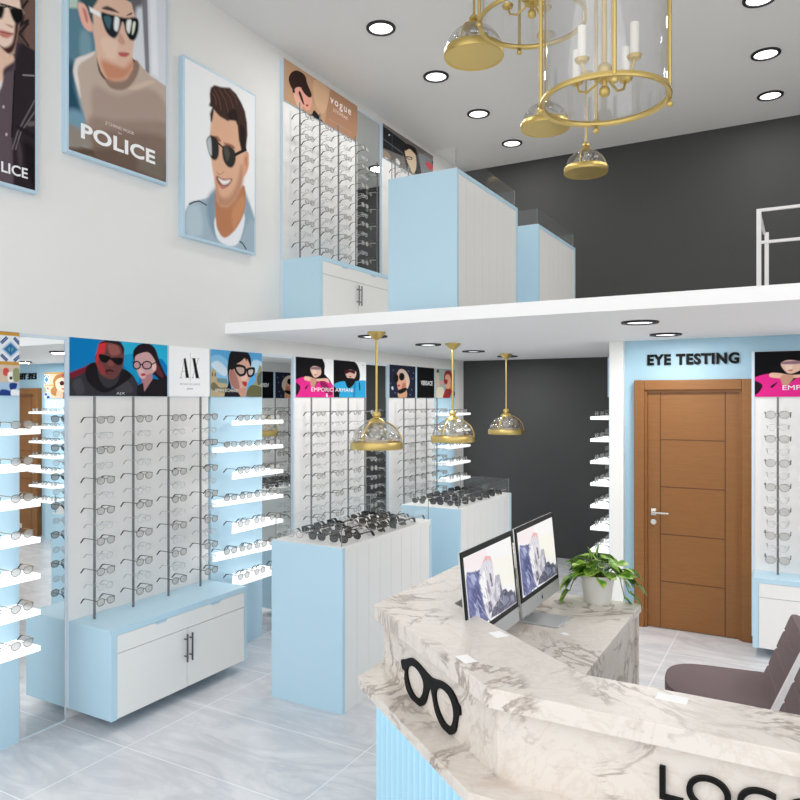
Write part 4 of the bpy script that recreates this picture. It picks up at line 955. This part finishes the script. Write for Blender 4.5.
# tall leaf above
leaf((.0, .0, .24), (.15, .05, 1), .08, 0, .2); stm.tube([(0, 0, .13), (0, 0, .24)], .0025, STEM, 5); leaf((-.03, -.01, .23), (-.3, -.1, 1), .07, 0, -.2); stm.tube([(-.01, 0, .13), (-.03, -.01, .23)], .0025, STEM, 5)
lf.build('foliage', pr, True); stm.build('stems', pr, True)

# ------------------------------------------------------------------ office chairs
def chair(cx, cy, label):
    r = thing('office_chair', label, 'chair', (cx, cy, 0), math.radians(8), 'upholstered chairs behind the desk')
    pts = []
    for k in range(13):
        a = PI/2+PI*k/12; pts.append((-.12+.21*math.copysign(abs(math.cos(a))**.75, math.cos(a)), .245*math.copysign(abs(math.sin(a))**.75, math.sin(a))))
    pts += [(.17, -.245), (.17, .245)]
    MB().prism(pts, .43, .50, FABRIC, .014).build('seat', r, True)
    # one upholstered back with sewn horizontal seams
    prof0 = Vector((.14, .455)); prof1 = Vector((.29, .835)); ax = (prof1-prof0); L = ax.length; ax /= L; nn = Vector((ax.y, -ax.x))
    n = 48; bk = MB(); vs = []; ys = [-.235, -.228, -.21, 0, .21, .228, .235]; yo = [.022, .006, 0, 0, 0, .006, .022]
    for i in range(n+1):
        t = i/n; ph = (t*4) % 1; seam = .008*math.exp(-(min(ph, 1-ph)/.05)**2) if 0 < i < n else .016
        for y, o in zip(ys, yo):
            p = prof0+ax*(L*t)+nn*(seam+o); vs.append((p.x, y*(1-.05*max(0, t-.93)/.07), p.y))
    m0 = len(vs)
    for i in range(n+1):
        t = i/n
        for y in ys: p = prof0+ax*(L*t)+nn*.05; vs.append((p.x, y*(1-.05*max(0, t-.93)/.07), p.y))
    R = len(ys); fs = []
    for i in range(n):
        for q in range(R-1):
            a = i*R+q; fs += [(a, a+R, a+R+1, a+1), (m0+a, m0+a+1, m0+a+R+1, m0+a+R)]
        for q in (0, R-1): a = i*R+q; fs.append((a, m0+a, m0+a+R, a+R))
    for i in (0, n):
        for q in range(R-1): a = i*R+q; fs.append((a, a+1, m0+a+1, m0+a))
    bk.add(vs, fs, FABRIC); bk.build('backrest', r, True)
    fr = MB(); q = prof0+nn*.05; e = prof1+nn*.05
    for s in (-1, 1):
        y = s*(.272 if s < 0 else .225); nf = .014 if s < 0 else .046
        fr = MB(); b0 = prof0+nn*nf; b1 = prof0+ax*(L*.93)+nn*nf
        fr.tube([(-.16, s*.2, .415), (-.02, s*.245, .418), (b0.x-.03, y, .43), (b0.x, y, b0.y+.02), (b1.x-.01, y, b1.y-.03), (b1.x+.012, y, b1.y), (b1.x+.05, y, b1.y+.006), (b1.x+.12, y, b1.y+.004), (b1.x+.13, y*.92, b1.y)], .023 if s < 0 else .016, WHITEF, 10); fr.build('side_frame', r, True)
    sh = MB(); a = prof0+nn*.05; b = prof1+nn*.05
    sh.add([(p.x+nn.x*t, y, p.y+nn.y*t) for p in (a, b) for y in (-.222, .222) for t in (0, .014)], [(0, 2, 3, 1), (4, 5, 7, 6), (0, 1, 5, 4), (2, 6, 7, 3), (0, 4, 6, 2), (1, 3, 7, 5)], WHITEF); sh.build('back_shell', r)
    MB().box(-.16, .12, -.24, .24, .40, .43, WHITEF, .005).build('seat_tray', r)
    MB().tube([(0, 0, .06), (0, 0, .40)], .028, CHROME, 14).build('gas_column', r, True)
    bs = MB(); bs.lathe([(1e-4, .05), (.045, .05), (.045, .10), (1e-4, .10)], WHITEF, 16)
    for k in range(5):
        a = 2*PI*k/5+.3; bs.tube([(0, 0, .085), (.26*math.cos(a), .26*math.sin(a), .06)], [.022, .014], WHITEF, 8)
    bs.build('star_base', r, True)
    for k in range(5):
        a = 2*PI*k/5+.3; w = MB(); p = Vector((.26*math.cos(a), .26*math.sin(a), .026)); t = Vector((-math.sin(a), math.cos(a), 0))
        w.tube([p-t*.016, p+t*.016], .026, BLACK, 14); w.build('caster', r, True)
chair(-.314, 4.034, 'mauve grey office chair with white frame, nearer the oak door')
chair(-.262, 3.275, 'mauve grey office chair with white frame, nearer the front ledge, cut by photo edge')

# ------------------------------------------------------------------ upstairs railing
rl_ = thing('railing', 'white steel railing standing on the mezzanine before the charcoal wall', 'railing', (-.33, 6.75, ZS1))
for x, y in ((0, 0), (.02, .95), (1.5, 0), (3.0, 0), (4.4, 0)): MB().box(x-.018, x+.018, y-.018, y+.018, 0, 1.0, WHITEF).build('post', rl_)
for z in (1.0, .73):
    MB().box(-.018, 4.4, -.014, .014, z-.016, z+.006, WHITEF).build('rail', rl_)
MB().box(-.012, .012, 0, .95, .985, 1.0, WHITEF).build('return_rail', rl_)

# ------------------------------------------------------------------ lamps
def downlight(x, y, z, label, group, power):
    r = thing('ceiling_light', label, 'light', (x, y, z), 0, group)
    MB().lathe([(.093, -.001), (.095, -.014), (.118, -.012), (.12, 0), (.093, -.001)], TRIMBLK, 40).build('trim_ring', r, True)
    MB().lathe([(1e-4, -.004), (.094, -.004)], LIGHT, 40).build('diffuser', r)
    l = bpy.data.lights.new('lamp', 'AREA'); l.shape = 'DISK'; l.size = .18; l.energy = power; l.color = (1, .99, .97)
    lo = bpy.data.objects.new('lamp', l); C.objects.link(lo); lo.location = (x, y, z-.02)
U = 'downlights of the upper ceiling'; D = 'downlights under the mezzanine'
PU, PD = 8.5, 9.5
for k, y in enumerate((5.0, 6.0, 7.0, 8.0)):
    downlight(-2.99, y, ZC, 'round black-rimmed upper ceiling downlight, %s of the left row' % ['nearest', 'second', 'third', 'farthest'][k], U, PU)
for k, y in enumerate((6.03, 7.02, 8.0)):
    downlight(-.29, y, ZC, 'round black-rimmed upper ceiling downlight, %s of the right row' % ['nearest', 'middle', 'farthest'][k], U, PU)
for k, y in enumerate((4.92, 5.9, 6.94, 7.93)):
    downlight(-3.02, y, ZS0, 'black-rimmed downlight under the mezzanine, %s over the left displays' % ['nearest', 'second', 'third', 'farthest'][k], D, PD)
for k, y in enumerate((4.89, 5.9)):
    downlight(-.94, y, ZS0, 'black-rimmed downlight under the mezzanine, %s before the oak door' % ['nearer', 'farther'][k], D, PD)
for k, y in enumerate((4.89, 5.9)):
    downlight(1.3, y, ZS0, 'black-rimmed downlight under the mezzanine, %s right of the photo' % ['nearer', 'farther'][k], D, PD)

def pendant(x, y, zc, zr, label, group):
    """zc ceiling, zr bottom of the rim"""
    r = thing('pendant_lamp', label, 'lamp', (x, y, zc), 0, group); b = zr-zc
    MB().lathe([(1e-4, 0), (.07, 0), (.07, -.012), (.03, -.05), (.012, -.06), (1e-4, -.06)], GOLD, 28).build('canopy', r, True)
    MB().tube([(0, 0, -.05), (0, 0, b+.27)], .0085, GOLD, 10).build('rod', r, True)
    MB().lathe([(1e-4, b+.28), (.022, b+.28), (.034, b+.268), (.034, b+.25), (.024, b+.243), (.026, b+.236), (.05, b+.222), (.062, b+.208), (.07, b+.196), (1e-4, b+.196)], GOLD, 28).build('cap', r, True)
    d = MB(); n = 22; prof = [(.186*math.cos(t), b+.052+.16*math.sin(t)) for t in [PI/2*k/7*.78 for k in range(8)]]
    d.lathe(prof, DGLASS, n); d.build('glass_dome', r)
    MB().lathe([(.182, b+.001), (.197, b), (.2, b+.006), (.2, b+.046), (.196, b+.054), (.18, b+.054), (.182, b+.001)], GOLD, 48).build('rim_band', r, True)
    MB().lathe([(1e-4, b+.003), (.184, b+.003)], GOLD, 40).build('bottom_plate', r)
    for k in range(3):
        a = 2*PI*k/3+.5; s = MB(); s.tube([(.193*math.cos(t)*math.cos(a), .193*math.cos(t)*math.sin(a), b+.05+.166*math.sin(t)) for t in [PI/2*q/8*.76 for q in range(9)]], .005, GOLD, 6); s.build('strap', r, True)
    bl = MB(); bl.lathe([(1e-4, b+.2), (.018, b+.195), (.018, b+.17), (.036, b+.12), (.03, b+.085), (1e-4, b+.07)], BULB, 16); bl.build('bulb', r, True)
    cr = MB(); rr = random.Random(int(y*10))
    for k in range(26):
        a = rr.uniform(0, 2*PI); t = rr.uniform(.15, 1.15); q = rr.uniform(.55, .92)
        cr.ball((q*.18*math.cos(t)*math.cos(a), q*.18*math.cos(t)*math.sin(a), b+.06+q*.15*math.sin(t)), rr.uniform(.010, .019), CRYS, 6)
    cr.build('crystal_beads', r, True)
BULB = mat('frosted bulb', (250, 248, 240), .4)
CRYS = mat('crystal bead', (225, 228, 232), .05, .85)
GP = 'gold pendants with glass domes'
pendant(-2.82, 4.65, ZS0, 1.58, 'gold pendant with glass dome hanging low over the nearest ground-floor counter', GP)
pendant(-2.78, 5.92, ZS0, 1.57, 'gold pendant with glass dome over the farther ground-floor counter', GP)
pendant(-2.89, 7.55, ZS0, 1.57, 'gold pendant with glass dome in front of the lower charcoal wall', GP)
pendant(-1.92, 4.42, ZC, 4.235, 'gold pendant with glass dome left of the higher lantern', GP)
pendant(-1.86, 5.75, ZC, 4.185, 'gold pendant with glass dome partly behind the larger lantern', GP)
pendant(-1.76, 6.64, ZC, 4.05, 'small-looking gold pendant before the upper charcoal wall, below the lanterns', GP)

def lantern(x, y, z, R, rot, label):
    r = thing('lantern_chandelier', label, 'chandelier', (x, y, z), 0, 'gold and glass lanterns'); H = 1.0
    for h in (0, H): MB().lathe([(R-.016, h), (R+.002, h-.004), (R+.006, h+.004), (R+.003, h+.018), (R-.014, h+.02), (R-.02, h+.01), (R-.016, h)], GOLD, 64).build('ring', r, True)
    for k in range(4):
        a = rot+PI/2*k; c, s = math.cos(a)*R, math.sin(a)*R
        m = MB().tube([(c, s, 0), (c, s, H)], .010, GOLD, 8); m.ball((c, s, -.022), .016, GOLD); m.build('upright', r, True)
        t = MB().tube([(c, s, H), (c*.4, s*.4, H+.22), (0, 0, H+.27)], .008, GOLD, 8); t.build('crown_strap', r, True)
    MB().lathe([(R-.016, .026), (R-.016, H)], LGLASS, 64).build('glass_cylinder', r, True)
    st = MB().tube([(0, 0, .06), (0, 0, H+.27)], .012, GOLD, 10); st.ball((0, 0, .05), .026, GOLD); st.ball((0, 0, .15), .034, GOLD); st.lathe([(1e-4, .1), (.04, .105), (.05, .12), (.02, .14), (1e-4, .14)], GOLD, 16); st.build('stem', r, True)
    MB().tube([(0, 0, H+.26), (0, 0, ZC-z)], .006, GOLD, 8).build('drop_rod', r, True)
    for k in range(4):
        a = rot+PI/4+PI/2*k; c, s = math.cos(a), math.sin(a)
        ar = MB().tube([(c*q, s*q, h) for q, h in ((.0, .14), (.05, .10), (.10, .08), (.145, .10), (.16, .14))], .006, GOLD, 8)
        ar.lathe([(1e-4, .135), (.026, .14), (.034, .155), (.012, .16), (1e-4, .16)], GOLD, 14, (c*.16, s*.16, 0)); ar.build('arm', r, True)
        MB().tube([(c*.16, s*.16, .157), (c*.16, s*.16, .30)], .019, CANDLE, 12).build('candle', r, True)
lantern(-.800, 3.34, 3.318, .288, math.atan2(-.9725, .233)+math.radians(8), 'larger gold and glass lantern chandelier, in front and lower')
lantern(-1.335, 3.89, 4.075, .30, math.atan2(-.9725, .233)+math.radians(20), 'gold and glass lantern chandelier cut by the top of the photo')

# ------------------------------------------------------------------ light
w = bpy.data.worlds.new('daylight'); SC.world = w; w.use_nodes = True
w.node_tree.nodes['Background'].inputs['Color'].default_value = (1.0, 1.0, 1.0, 1); w.node_tree.nodes['Background'].inputs['Strength'].default_value = 1.58
SC.view_settings.view_transform = 'Standard'; SC.view_settings.look = 'None'; SC.view_settings.gamma = 1
SC.view_settings.use_curve_mapping = False; SC.view_settings.exposure = 0.0
cy = SC.cycles
cy.use_denoising = True; cy.max_bounces = 10; cy.diffuse_bounces = 5; cy.glossy_bounces = 4; cy.transparent_max_bounces = 48; cy.transmission_bounces = 4
cy.caustics_reflective = False; cy.caustics_refractive = False; cy.sample_clamp_indirect = 6
